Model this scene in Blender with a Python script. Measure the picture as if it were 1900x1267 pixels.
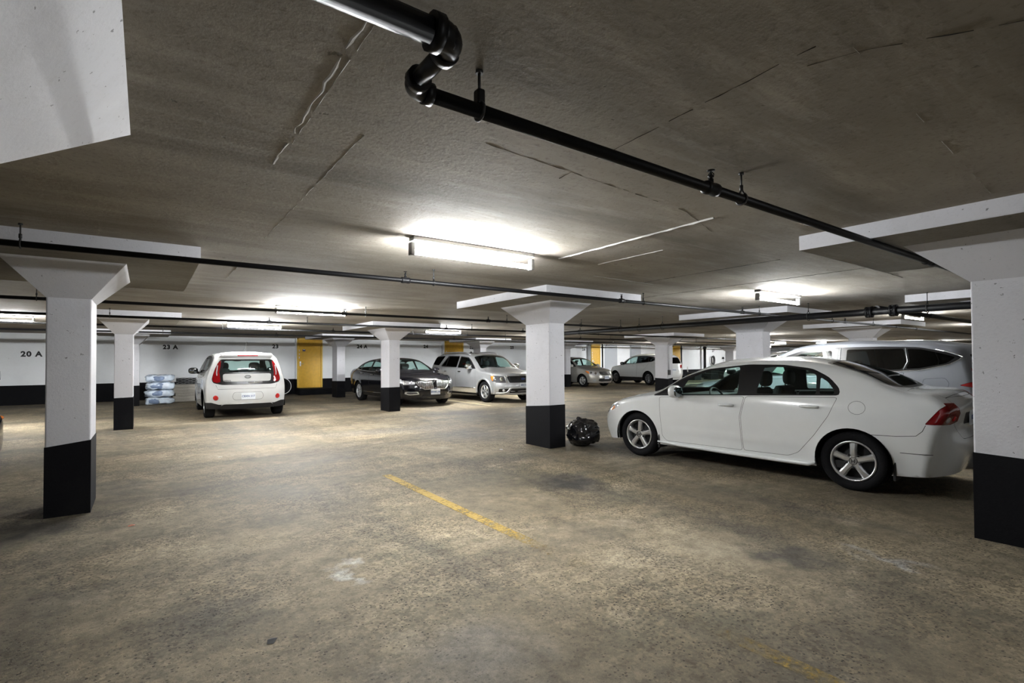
import bpy, bmesh, math, random
import numpy as np
from mathutils import Vector, Matrix
from mathutils.geometry import delaunay_2d_cdt

for _o in list(bpy.data.objects):
    bpy.data.objects.remove(_o)
SC = bpy.context.scene
COL = SC.collection
PI = math.pi
random.seed(7)

# ------------------------------------------------------------------ camera
# world: X along the back wall, Y towards the back wall, Z up; metres
F_PX, CY, YAW, PITCH, ROLL = 940.493, 654.09, 0.944810, 0.0160907, 0.0054564
EYE = 1.40
def _camera():
    right = Vector((math.sin(YAW), -math.cos(YAW), 0))
    level = Vector((math.cos(YAW), math.sin(YAW), 0))
    fwd = level * math.cos(PITCH) + Vector((0, 0, 1)) * math.sin(PITCH)
    down = fwd.cross(right)
    r2 = right * math.cos(ROLL) + down * math.sin(ROLL)
    d2 = -right * math.sin(ROLL) + down * math.cos(ROLL)
    cd = bpy.data.cameras.new('camera')
    cd.sensor_fit = 'HORIZONTAL'; cd.sensor_width = 36.0
    cd.lens = F_PX / 1900.0 * 36.0
    cd.shift_x = 0.0
    cd.shift_y = (CY - 633.5) / 1900.0
    cd.clip_start = 0.03; cd.clip_end = 300
    o = bpy.data.objects.new('camera', cd); COL.objects.link(o)
    m = Matrix.Identity(4)
    for i in range(3):
        m[i][0] = r2[i]; m[i][1] = -d2[i]; m[i][2] = -fwd[i]
    m[2][3] = EYE
    o.matrix_world = m
    SC.camera = o
_camera()

# ------------------------------------------------------------------ world and exposure
W = bpy.data.worlds.new('world'); SC.world = W; W.use_nodes = True
_bg = W.node_tree.nodes['Background']
_bg.inputs[0].default_value = (1.0, 0.97, 0.93, 1)
_bg.inputs[1].default_value = 0.10
SC.view_settings.view_transform = 'Standard'
SC.view_settings.look = 'None'
SC.view_settings.gamma = 1.0
SC.view_settings.use_curve_mapping = False
SC.view_settings.exposure = 2.7
TUBE_STRENGTH = 75.0

# ------------------------------------------------------------------ materials
MATS = {}
def _new(name):
    m = bpy.data.materials.new(name); m.use_nodes = True
    return m, m.node_tree.nodes, m.node_tree.links, m.node_tree.nodes['Principled BSDF']

def mat(name, col, rough=0.5, metal=0.0, spec=0.5, coat=0.0, var=0.06, scale=9.0, bump=0.0, bscale=60.0, flake=0.0):
    """plain painted / plastic / metal surface with a faint procedural mottling"""
    if name in MATS: return MATS[name]
    m, n, l, b = _new(name)
    b.inputs['Roughness'].default_value = rough
    b.inputs['Metallic'].default_value = metal
    b.inputs['Specular IOR Level'].default_value = spec
    b.inputs['Coat Weight'].default_value = coat
    b.inputs['Coat Roughness'].default_value = 0.06
    tc = n.new('ShaderNodeTexCoord'); nz = n.new('ShaderNodeTexNoise')
    nz.inputs['Scale'].default_value = scale; nz.inputs['Detail'].default_value = 5
    l.new(tc.outputs['Object'], nz.inputs['Vector'])
    rp = n.new('ShaderNodeValToRGB')
    a = [max(0, c * (1 - var)) for c in col]; z = [min(1, c * (1 + var)) for c in col]
    rp.color_ramp.elements[0].position = 0.3; rp.color_ramp.elements[1].position = 0.7
    rp.color_ramp.elements[0].color = (*a, 1); rp.color_ramp.elements[1].color = (*z, 1)
    l.new(nz.outputs['Fac'], rp.inputs['Fac']); l.new(rp.outputs['Color'], b.inputs['Base Color'])
    if bump:
        n2 = n.new('ShaderNodeTexNoise'); n2.inputs['Scale'].default_value = bscale; n2.inputs['Detail'].default_value = 6
        l.new(tc.outputs['Object'], n2.inputs['Vector'])
        bp = n.new('ShaderNodeBump'); bp.inputs['Strength'].default_value = bump; bp.inputs['Distance'].default_value = 0.01
        l.new(n2.outputs['Fac'], bp.inputs['Height']); l.new(bp.outputs['Normal'], b.inputs['Normal'])
    MATS[name] = m
    return m

def glass(name, tint, refl=1.0):
    """thin car glass: tinted see-through with a sharp fresnel reflection"""
    if name in MATS: return MATS[name]
    m, n, l, b = _new(name)
    n.remove(b)
    out = n['Material Output']
    tr = n.new('ShaderNodeBsdfTransparent'); tr.inputs[0].default_value = (*tint, 1)
    gl = n.new('ShaderNodeBsdfGlossy'); gl.inputs['Roughness'].default_value = 0.02
    gl.inputs[0].default_value = (refl, refl, refl, 1)
    # Schlick reflectance from |N.I| so that a pane behaves the same from inside and outside
    ge = n.new('ShaderNodeNewGeometry'); dt = n.new('ShaderNodeVectorMath'); dt.operation = 'DOT_PRODUCT'
    l.new(ge.outputs['Normal'], dt.inputs[0]); l.new(ge.outputs['Incoming'], dt.inputs[1])
    k = _math(n, l, 'SUBTRACT', 1.0, _math(n, l, 'ABSOLUTE', dt.outputs['Value']))
    fr = _math(n, l, 'ADD', 0.045, _math(n, l, 'MULTIPLY', 0.9, _math(n, l, 'POWER', k, 5.0)))
    mx = n.new('ShaderNodeMixShader')
    l.new(fr, mx.inputs[0]); l.new(tr.outputs[0], mx.inputs[1]); l.new(gl.outputs[0], mx.inputs[2])
    l.new(mx.outputs[0], out.inputs[0])
    MATS[name] = m
    return m

def emit(name, col, s):
    if name in MATS: return MATS[name]
    m, n, l, b = _new(name)
    b.inputs['Base Color'].default_value = (*col, 1)
    b.inputs['Emission Color'].default_value = (*col, 1)
    b.inputs['Emission Strength'].default_value = s
    MATS[name] = m
    return m

def _ramp(n, stops):
    r = n.new('ShaderNodeValToRGB')
    e = r.color_ramp.elements
    e[0].position, e[0].color = stops[0][0], (*stops[0][1], 1)
    e[1].position, e[1].color = stops[-1][0], (*stops[-1][1], 1)
    for p, c in stops[1:-1]:
        k = e.new(p); k.color = (*c, 1)
    return r

def _ramp_out(n, l, fac, stops):
    # colour ramp times two, so multipliers above one survive the ramp's clamp
    r = _ramp(n, [(q, tuple(v / 2 for v in col)) for q, col in stops])
    l.new(fac, r.inputs['Fac'])
    x = n.new('ShaderNodeVectorMath'); x.operation = 'SCALE'; x.inputs['Scale'].default_value = 2.0
    l.new(r.outputs['Color'], x.inputs[0])
    return x.outputs[0]

def _noise(n, l, vec, scale, detail=6, rough=0.6, stretch=None, rot=0.0):
    if stretch:
        mp = n.new('ShaderNodeMapping'); mp.inputs['Scale'].default_value = stretch
        mp.inputs['Rotation'].default_value = (0, 0, rot)
        l.new(vec, mp.inputs['Vector']); vec = mp.outputs['Vector']
    z = n.new('ShaderNodeTexNoise'); z.inputs['Scale'].default_value = scale
    z.inputs['Detail'].default_value = detail; z.inputs['Roughness'].default_value = rough
    l.new(vec, z.inputs['Vector'])
    return z.outputs['Fac']

def _mix(n, l, a, b, fac, mode='MIX'):
    x = n.new('ShaderNodeMix'); x.data_type = 'RGBA'; x.blend_type = mode
    for sock, v in ((x.inputs[0], fac), (x.inputs[6], a), (x.inputs[7], b)):
        if isinstance(v, (int, float)): sock.default_value = v
        elif isinstance(v, tuple): sock.default_value = (*v, 1)
        else: l.new(v, sock)
    return x.outputs[2]

def _math(n, l, op, a, b=None, c=None):
    x = n.new('ShaderNodeMath'); x.operation = op
    for i, v in enumerate((a, b, c)):
        if v is None: continue
        if isinstance(v, (int, float)): x.inputs[i].default_value = v
        else: l.new(v, x.inputs[i])
    return x.outputs[0]

def _maprange(n, l, v, a, b, c=0.0, d=1.0):
    x = n.new('ShaderNodeMapRange')
    x.inputs[1].default_value = a; x.inputs[2].default_value = b
    x.inputs[3].default_value = c; x.inputs[4].default_value = d
    l.new(v, x.inputs[0])
    return x.outputs[0]

def floor_material():
    m, n, l, b = _new('garage_floor')
    tc = n.new('ShaderNodeTexCoord'); P = tc.outputs['Object']
    big = _noise(n, l, P, 0.33, 7, 0.62)
    base = _ramp(n, [(0.32, (0.115, 0.096, 0.066)), (0.45, (0.20, 0.166, 0.114)), (0.57, (0.305, 0.257, 0.182)), (0.72, (0.41, 0.357, 0.267))])
    l.new(big, base.inputs['Fac'])
    c = base.outputs['Color']
    # wheel paths run along the driving aisle and into the stalls
    tr = _noise(n, l, P, 1.0, 5, 0.55, (0.16, 0.95, 1))
    c = _mix(n, l, c, (0.075, 0.066, 0.056), _maprange(n, l, tr, 0.48, 0.70, 0, 0.7))
    tr2 = _noise(n, l, P, 1.0, 5, 0.55, (1.5, 0.22, 1), 0.25)
    c = _mix(n, l, c, (0.07, 0.067, 0.062), _maprange(n, l, tr2, 0.52, 0.72, 0, 0.6))
    # greenish / grey blotches
    bl = _noise(n, l, P, 0.9, 8, 0.68)
    c = _mix(n, l, c, (0.095, 0.095, 0.072), _maprange(n, l, bl, 0.5, 0.68, 0, 0.5))
    pale = _noise(n, l, P, 1.7, 8, 0.7)
    c = _mix(n, l, c, (0.40, 0.345, 0.26), _maprange(n, l, pale, 0.56, 0.76, 0, 0.65))
    # oil spots, pale patches and a painted shadow at the left column, each where the photograph shows one
    sep = n.new('ShaderNodeSeparateXYZ')
    wob = n.new('ShaderNodeTexNoise'); wob.inputs['Scale'].default_value = 3.2; wob.inputs['Detail'].default_value = 6
    l.new(P, wob.inputs['Vector'])
    off = n.new('ShaderNodeVectorMath'); off.operation = 'SCALE'; off.inputs['Scale'].default_value = 0.9
    l.new(wob.outputs['Color'], off.inputs[0])
    ad = n.new('ShaderNodeVectorMath'); ad.operation = 'ADD'; l.new(P, ad.inputs[0]); l.new(off.outputs[0], ad.inputs[1])
    l.new(ad.outputs[0], sep.inputs[0])
    for (x, y, rx, ry, k, colr) in FLOOR_SPOTS:
        dx = _math(n, l, 'DIVIDE', _math(n, l, 'SUBTRACT', sep.outputs[0], x + 0.45), rx)
        dy = _math(n, l, 'DIVIDE', _math(n, l, 'SUBTRACT', sep.outputs[1], y + 0.45), ry)
        d = _math(n, l, 'SQRT', _math(n, l, 'ADD', _math(n, l, 'MULTIPLY', dx, dx), _math(n, l, 'MULTIPLY', dy, dy)))
        c = _mix(n, l, c, colr, _maprange(n, l, d, 0.25, 1.1, k, 0.0))
    # mid-size mottling, then exposed aggregate: every stone its own tone, some picked out as dark pits
    mid = _noise(n, l, P, 7, 8, 0.72)
    c = _mix(n, l, c, _ramp_out(n, l, mid, [(0.32, (0.66, 0.65, 0.63)), (0.5, (0.97, 0.97, 0.97)), (0.68, (1.28, 1.27, 1.24))]), 1.0, 'MULTIPLY')
    wear = _noise(n, l, P, 0.8, 5, 0.6)
    vo = n.new('ShaderNodeTexVoronoi'); vo.inputs['Scale'].default_value = 62; l.new(P, vo.inputs['Vector'])
    sc = n.new('ShaderNodeSeparateColor'); l.new(vo.outputs['Color'], sc.inputs[0])
    amt = _maprange(n, l, wear, 0.42, 0.6, 0.25, 1.0)
    tone = _ramp_out(n, l, sc.outputs[0], [(0.0, (0.55, 0.53, 0.50)), (0.5, (1.0, 1.0, 1.0)), (1.0, (1.5, 1.45, 1.35))])
    c = _mix(n, l, c, _mix(n, l, c, tone, 1.0, 'MULTIPLY'), amt)
    pf = _math(n, l, 'MULTIPLY', _maprange(n, l, vo.outputs['Distance'], 0.30, 0.42, 1, 0), _maprange(n, l, sc.outputs[1], 0.80, 0.84, 0, 1))
    pf = _math(n, l, 'MULTIPLY', pf, _maprange(n, l, wear, 0.38, 0.55, 0.25, 0.95))
    c = _mix(n, l, c, (0.022, 0.020, 0.018), pf)
    fine = _noise(n, l, P, 150, 3, 0.6)
    c = _mix(n, l, c, (0.06, 0.052, 0.042), _maprange(n, l, fine, 0.52, 0.72, 0, 0.55))
    l.new(c, b.inputs['Base Color'])
    rr = _maprange(n, l, big, 0.3, 0.7, 0.62, 0.82)
    l.new(rr, b.inputs['Roughness'])
    b.inputs['Specular IOR Level'].default_value = 0.18
    bp = n.new('ShaderNodeBump'); bp.inputs['Strength'].default_value = 0.45; bp.inputs['Distance'].default_value = 0.006
    h = _math(n, l, 'SUBTRACT', _math(n, l, 'MULTIPLY', fine, 0.5), pf)
    l.new(h, bp.inputs['Height']); l.new(bp.outputs['Normal'], b.inputs['Normal'])
    return m

def concrete_material(name, stops, streak=(0.3, 1.6, 1), bump=0.35, pits=0.5):
    m, n, l, b = _new(name)
    tc = n.new('ShaderNodeTexCoord'); P = tc.outputs['Object']
    big = _noise(n, l, P, 0.55, 8, 0.62)
    base = _ramp(n, stops); l.new(big, base.inputs['Fac'])
    c = base.outputs['Color']
    dk = tuple(x * 0.55 for x in stops[0][1])
    lt = tuple(min(1, x * 1.2) for x in stops[-1][1])
    s1 = _noise(n, l, P, 1.0, 6, 0.6, streak)
    c = _mix(n, l, c, dk, _maprange(n, l, s1, 0.5, 0.72, 0, 0.7))
    s2 = _noise(n, l, P, 3.0, 8, 0.7, (0.4, 2.2, 1), 0.3)
    c = _mix(n, l, c, lt, _maprange(n, l, s2, 0.52, 0.76, 0, 0.55))
    gr = _noise(n, l, P, 30, 6, 0.7)
    c = _mix(n, l, c, dk, _maprange(n, l, gr, 0.54, 0.72, 0, 0.6))
    pt = _noise(n, l, P, 9, 4, 0.55)
    pm = _maprange(n, l, pt, 0.71, 0.74, 0, pits)
    c = _mix(n, l, c, tuple(x * 0.3 for x in dk), pm)
    l.new(c, b.inputs['Base Color'])
    b.inputs['Roughness'].default_value = 0.85
    b.inputs['Specular IOR Level'].default_value = 0.2
    bp = n.new('ShaderNodeBump'); bp.inputs['Strength'].default_value = bump; bp.inputs['Distance'].default_value = 0.01
    hh = _math(n, l, 'ADD', _math(n, l, 'MULTIPLY', s2, 1.0), _math(n, l, 'SUBTRACT', gr, pm))
    l.new(hh, bp.inputs['Height']); l.new(bp.outputs['Normal'], b.inputs['Normal'])
    return m

def paint_material(name, col, dirt=(0.32, 0.30, 0.29), amount=0.35, pits=0.8, rough=0.6, bump=0.3, spec=0.25):
    """brushed paint over rough concrete: grubby patches, bug holes, scuffs"""
    m, n, l, b = _new(name)
    tc = n.new('ShaderNodeTexCoord'); P = tc.outputs['Object']
    a = _noise(n, l, P, 1.3, 8, 0.65)
    c = _mix(n, l, col, dirt, _maprange(n, l, a, 0.5, 0.8, 0, amount))
    pt = _noise(n, l, P, 34, 3, 0.55)
    pm = _maprange(n, l, pt, 0.69, 0.72, 0, pits)
    c = _mix(n, l, c, tuple(x * 0.35 for x in dirt), pm)
    gr = _noise(n, l, P, 45, 6, 0.7)
    c = _mix(n, l, c, dirt, _maprange(n, l, gr, 0.55, 0.75, 0, amount * 0.6))
    l.new(c, b.inputs['Base Color'])
    b.inputs['Roughness'].default_value = rough
    b.inputs['Specular IOR Level'].default_value = spec
    bp = n.new('ShaderNodeBump'); bp.inputs['Strength'].default_value = bump; bp.inputs['Distance'].default_value = 0.008
    l.new(_math(n, l, 'SUBTRACT', gr, pm), bp.inputs['Height']); l.new(bp.outputs['Normal'], b.inputs['Normal'])
    return m

def worn_line_material(name, col, keep_from, keep_to):
    """floor paint worn through to the slab; wear grows along +Y between the two thresholds"""
    m, n, l, b = _new(name)
    tc = n.new('ShaderNodeTexCoord'); P = tc.outputs['Object']
    sp = n.new('ShaderNodeSeparateXYZ'); l.new(P, sp.inputs[0])
    w1 = _noise(n, l, P, 26, 6, 0.75)
    w2 = _noise(n, l, P, 1.6, 4, 0.6)
    keep = _math(n, l, 'ADD', _maprange(n, l, sp.outputs[1], keep_from, keep_to, 0, 1), _maprange(n, l, sp.outputs[1], 1.45, 2.1, 0.62, 0))
    band = _math(n, l, 'ADD', _math(n, l, 'ADD', _math(n, l, 'MULTIPLY', keep, 0.30), _math(n, l, 'MULTIPLY', w1, 0.9)), _math(n, l, 'MULTIPLY', w2, 0.55))
    mask = _maprange(n, l, band, 0.84, 1.06, 0, 0.85)
    c = _mix(n, l, col, tuple(x * 0.6 for x in col), _maprange(n, l, w1, 0.4, 0.7, 0, 1))
    l.new(c, b.inputs['Base Color']); b.inputs['Roughness'].default_value = 0.7
    l.new(mask, b.inputs['Alpha'])
    return m

# ------------------------------------------------------------------ mesh helpers
def link(name, me, parent=None):
    o = bpy.data.objects.new(name, me); COL.objects.link(o)
    if parent is not None: o.parent = parent
    return o

def empty(name, loc=(0, 0, 0), rz=0.0, label=None, cat=None, group=None):
    o = bpy.data.objects.new(name, None); COL.objects.link(o)
    o.empty_display_size = 0.1
    o.location = loc; o.rotation_euler = (0, 0, rz)
    return tag(o, label, cat, group)

def tag(o, label=None, cat=None, group=None, kind=None):
    if label: o['label'] = label
    if cat: o['category'] = cat
    if group: o['group'] = group
    if kind: o['kind'] = kind
    return o

class MB:
    """collects simple shapes, then links them as ONE mesh object"""
    def __init__(s): s.v = []; s.f = []; s.sm = []
    def add(s, vs, fs, smooth=False):
        b = len(s.v); s.v += [tuple(p) for p in vs]
        for f in fs:
            s.f.append([i + b for i in f]); s.sm.append(smooth)
        return s
    def box(s, a, b, M=None, bev=0.0):
        x0, y0, z0 = a; x1, y1, z1 = b
        if bev > 0:
            bm = bmesh.new(); bmesh.ops.create_cube(bm, size=1)
            for v in bm.verts:
                v.co = Vector(((x0 + x1) / 2 + v.co.x * (x1 - x0), (y0 + y1) / 2 + v.co.y * (y1 - y0), (z0 + z1) / 2 + v.co.z * (z1 - z0)))
            bmesh.ops.bevel(bm, geom=bm.edges[:], offset=bev, segments=2, affect='EDGES', profile=0.5)
            bm.verts.index_update()
            vs = [(M @ v.co if M else v.co.copy()) for v in bm.verts]
            fs = [[v.index for v in f.verts] for f in bm.faces]
            bm.free()
            return s.add(vs, fs)
        vs = [Vector(p) for p in ((x0, y0, z0), (x1, y0, z0), (x1, y1, z0), (x0, y1, z0), (x0, y0, z1), (x1, y0, z1), (x1, y1, z1), (x0, y1, z1))]
        if M: vs = [M @ p for p in vs]
        return s.add(vs, [(3, 2, 1, 0), (4, 5, 6, 7), (0, 1, 5, 4), (1, 2, 6, 5), (2, 3, 7, 6), (3, 0, 4, 7)])
    def tube(s, pts, r, n=10, caps=True, closed=False):
        pts = [Vector(p) for p in pts]; k = len(pts)
        rr = r if isinstance(r, (list, tuple)) else [r] * k
        up = None; rings = []
        for i, p in enumerate(pts):
            if closed: d = pts[(i + 1) % k] - pts[i - 1]
            else: d = pts[min(i + 1, k - 1)] - pts[max(i - 1, 0)]
            d.normalize()
            if up is None:
                up = Vector((0, 0, 1)) if abs(d.z) < 0.9 else Vector((1, 0, 0))
            a = d.cross(up)
            if a.length < 1e-6: a = d.cross(Vector((1, 0.3, 0)))
            a.normalize(); b = a.cross(d).normalized(); up = b
            rings.append([p + (a * math.cos(2 * PI * j / n) + b * math.sin(2 * PI * j / n)) * rr[i] for j in range(n)])
        vs = [q for ring in rings for q in ring]; fs = []
        for i in range(k if closed else k - 1):
            i2 = (i + 1) % k
            for j in range(n):
                j2 = (j + 1) % n
                fs.append((i * n + j, i * n + j2, i2 * n + j2, i2 * n + j))
        s.add(vs, fs, True)
        if caps and not closed:
            s.add(rings[0], [tuple(range(n))[::-1]]); s.add(rings[-1], [tuple(range(n))])
        return s
    def lathe(s, prof, origin, axis='Y', n=32, sgn=1.0, smooth=True, a0=0.0, a1=2 * PI):
        """prof = [(radius, along)]"""
        o = Vector(origin); full = abs(a1 - a0 - 2 * PI) < 1e-6
        m = n if full else n + 1
        vs = []
        for r, h in prof:
            for j in range(m):
                t = a0 + (a1 - a0) * j / n
                c, q = math.cos(t) * r, math.sin(t) * r
                if axis == 'Y': p = (c, h * sgn, q)
                elif axis == 'Z': p = (c, q, h * sgn)
                else: p = (h * sgn, c, q)
                vs.append(o + Vector(p))
        fs = []
        for i in range(len(prof) - 1):
            for j in range(n):
                j2 = (j + 1) % m
                fs.append((i * m + j, i * m + j2, (i + 1) * m + j2, (i + 1) * m + j))
        return s.add(vs, fs, smooth)
    def ball(s, c, r, nu=16, nv=10, e=1.0, M=None):
        """superellipsoid; r = 3 radii, e<1 gives a boxier shape"""
        def sp(x): return math.copysign(abs(x) ** e, x)
        vs = []
        for i in range(nv + 1):
            ph = -PI / 2 + PI * i / nv
            for j in range(nu):
                th = 2 * PI * j / nu
                p = Vector((sp(math.cos(ph)) * sp(math.cos(th)) * r[0], sp(math.cos(ph)) * sp(math.sin(th)) * r[1], sp(math.sin(ph)) * r[2]))
                if M: p = M @ p
                vs.append(Vector(c) + p)
        fs = []
        for i in range(nv):
            for j in range(nu):
                j2 = (j + 1) % nu
                fs.append((i * nu + j, i * nu + j2, (i + 1) * nu + j2, (i + 1) * nu + j))
        return s.add(vs, fs, True)
    def prism(s, poly, d0, d1, plane='XZ'):
        """poly in a plane, extruded along the third axis"""
        def P(a, b, d):
            return (a, d, b) if plane == 'XZ' else ((a, b, d) if plane == 'XY' else (d, a, b))
        k = len(poly)
        vs = [P(a, b, d0) for a, b in poly] + [P(a, b, d1) for a, b in poly]
        fs = [tuple(range(k))[::-1], tuple(range(k, 2 * k))]
        fs += [(i, (i + 1) % k, k + (i + 1) % k, k + i) for i in range(k)]
        return s.add(vs, fs)
    def mesh(s, name, m):
        me = bpy.data.meshes.new(name)
        me.from_pydata(s.v, [], s.f)
        me.polygons.foreach_set('use_smooth', s.sm)
        bm = bmesh.new(); bm.from_mesh(me)
        bmesh.ops.remove_doubles(bm, verts=bm.verts, dist=1e-6)
        bmesh.ops.recalc_face_normals(bm, faces=bm.faces); bm.to_mesh(me); bm.free()
        me.materials.append(m); me.update()
        return me
    def build(s, name, m, parent=None):
        return link(name, s.mesh(name, m), parent)

def copy_tree(o, parent=None):
    c = o.copy(); COL.objects.link(c)
    if parent is not None: c.parent = parent
    for ch in list(o.children): copy_tree(ch, c)
    return c

def text_mesh(name, body, size, m, depth=0.002, offset=0.0, spacing=1.0):
    cu = bpy.data.curves.new(name, 'FONT'); cu.body = body; cu.size = size
    cu.align_x = 'CENTER'; cu.align_y = 'CENTER'; cu.extrude = depth; cu.offset = offset
    cu.space_character = spacing; cu.resolution_u = 3
    t = bpy.data.objects.new(name, cu); COL.objects.link(t)
    bpy.context.view_layer.update()
    me = bpy.data.meshes.new_from_object(t.evaluated_get(bpy.context.evaluated_depsgraph_get()))
    bpy.data.objects.remove(t); bpy.data.curves.remove(cu)
    me.name = name; me.materials.clear(); me.materials.append(m)
    return me
FLOOR_SPOTS = [
    (3.93, 4.35, .42, .62, .85, (.035, .034, .034)), (3.68, 1.78, .26, .34, .75, (.06, .058, .055)), (4.0, 2.3, .3, .5, .45, (.06, .056, .05)),
    (4.18, 1.36, .10, .26, .6, (.42, .43, .44)), (1.10, 3.36, .09, .12, .55, (.52, .52, .50)), (.24, 3.2, .35, .5, .5, (.07, .066, .06)),
    (1.25, 2.05, .45, .45, .35, (.20, .205, .215)), (-.75, 5.9, .75, .55, .85, (.03, .03, .03)), (-.2, 7.3, .3, .6, .5, (.08, .075, .07)),  # dark spot by the left column paints in its floor shadow
    (2.2, 7.6, .9, .5, .35, (.10, .095, .09)), (4.2, 9.8, 1.6, .55, .5, (.13, .13, .14)), (6.9, 11.8, 1.4, .6, .6, (.05, .05, .05)),
    (2.3, 13.0, 1.0, .8, .5, (.07, .065, .06)), (5.0, 8.4, .9, 1.3, .45, (.12, .12, .14)), (5.6, 5.2, .6, .5, .4, (.08, .08, .08))]
# ------------------------------------------------------------------ vehicles
# a car's own frame: x from the front bumper (0) to the rear bumper (L), y to its right, z up
def hermite(knots, vals, q):
    """Catmull-Rom with non-uniform knots; vals (n,k)"""
    knots = np.asarray(knots, float); vals = np.asarray(vals, float); q = np.asarray(q, float)
    n = len(knots); m = np.zeros_like(vals)
    dk = np.diff(knots); sl = np.diff(vals, axis=0) / dk[:, None]
    m[0] = sl[0]; m[-1] = sl[-1]
    for i in range(1, n - 1):
        m[i] = (sl[i - 1] * dk[i] + sl[i] * dk[i - 1]) / (dk[i] + dk[i - 1])
    i = np.clip(np.searchsorted(knots, q, side='right') - 1, 0, n - 2)
    h = dk[i]; t = ((q - knots[i]) / h)
    t = t[:, None]; h = h[:, None]
    return ((2 * t**3 - 3 * t**2 + 1) * vals[i] + (t**3 - 2 * t**2 + t) * h * m[i] + (-2 * t**3 + 3 * t**2) * vals[i + 1] + (t**3 - t**2) * h * m[i + 1])

def in_poly(poly, pts):
    poly = np.asarray(poly); x, y = pts[:, 0], pts[:, 1]
    r = np.zeros(len(pts), bool); j = len(poly) - 1
    for i in range(len(poly)):
        xi, yi = poly[i]; xj, yj = poly[j]
        if yi != yj:
            c = ((yi > y) != (yj > y)) & (x < (xj - xi) * (y - yi) / (yj - yi) + xi)
            r ^= c
        j = i
    return r

def inset(poly, d):
    """shrink a polygon by d (mitred)"""
    p = np.asarray(poly, float); n = len(p)
    area = 0.5 * np.sum(p[:, 0] * np.roll(p[:, 1], -1) - np.roll(p[:, 0], -1) * p[:, 1])
    s = 1.0 if area > 0 else -1.0
    out = []
    for i in range(n):
        a = p[i] - p[i - 1]; b = p[(i + 1) % n] - p[i]
        a = a / (np.hypot(*a) + 1e-12); b = b / (np.hypot(*b) + 1e-12)
        na = np.array([-a[1], a[0]]) * s; nb = np.array([-b[1], b[0]]) * s
        k = na + nb; q = max(0.35, 1 + na @ nb)
        out.append(p[i] + k * d / q)
    return np.array(out)

def rounded(poly, r=0.03, n=3):
    """round every corner of a polygon with a short arc (quadratic)"""
    p = [np.array(q, float) for q in poly]; out = []
    k = len(p)
    for i in range(k):
        a = p[i - 1] - p[i]; b = p[(i + 1) % k] - p[i]
        la, lb = np.hypot(*a), np.hypot(*b)
        d = min(r, 0.45 * la, 0.45 * lb)
        A = p[i] + a / la * d; B = p[i] + b / lb * d
        for t in np.linspace(0, 1, n):
            out.append((1 - t)**2 * A + 2 * t * (1 - t) * p[i] + t * t * B)
    return np.array(out)

def disc(x, y, r, n=16, ry=None):
    return [(x + r * math.cos(2 * PI * k / n), y + (ry or r) * math.sin(2 * PI * k / n)) for k in range(n)]

def strip(pts, w):
    """thin polygon following a polyline (panel gaps)"""
    p = np.asarray(pts, float); L = []; R = []
    for i in range(len(p)):
        d = p[min(i + 1, len(p) - 1)] - p[max(i - 1, 0)]; d /= np.hypot(*d)
        nn = np.array([-d[1], d[0]]) * w / 2
        L.append(p[i] + nn); R.append(p[i] - nn)
    return L + R[::-1]

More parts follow.
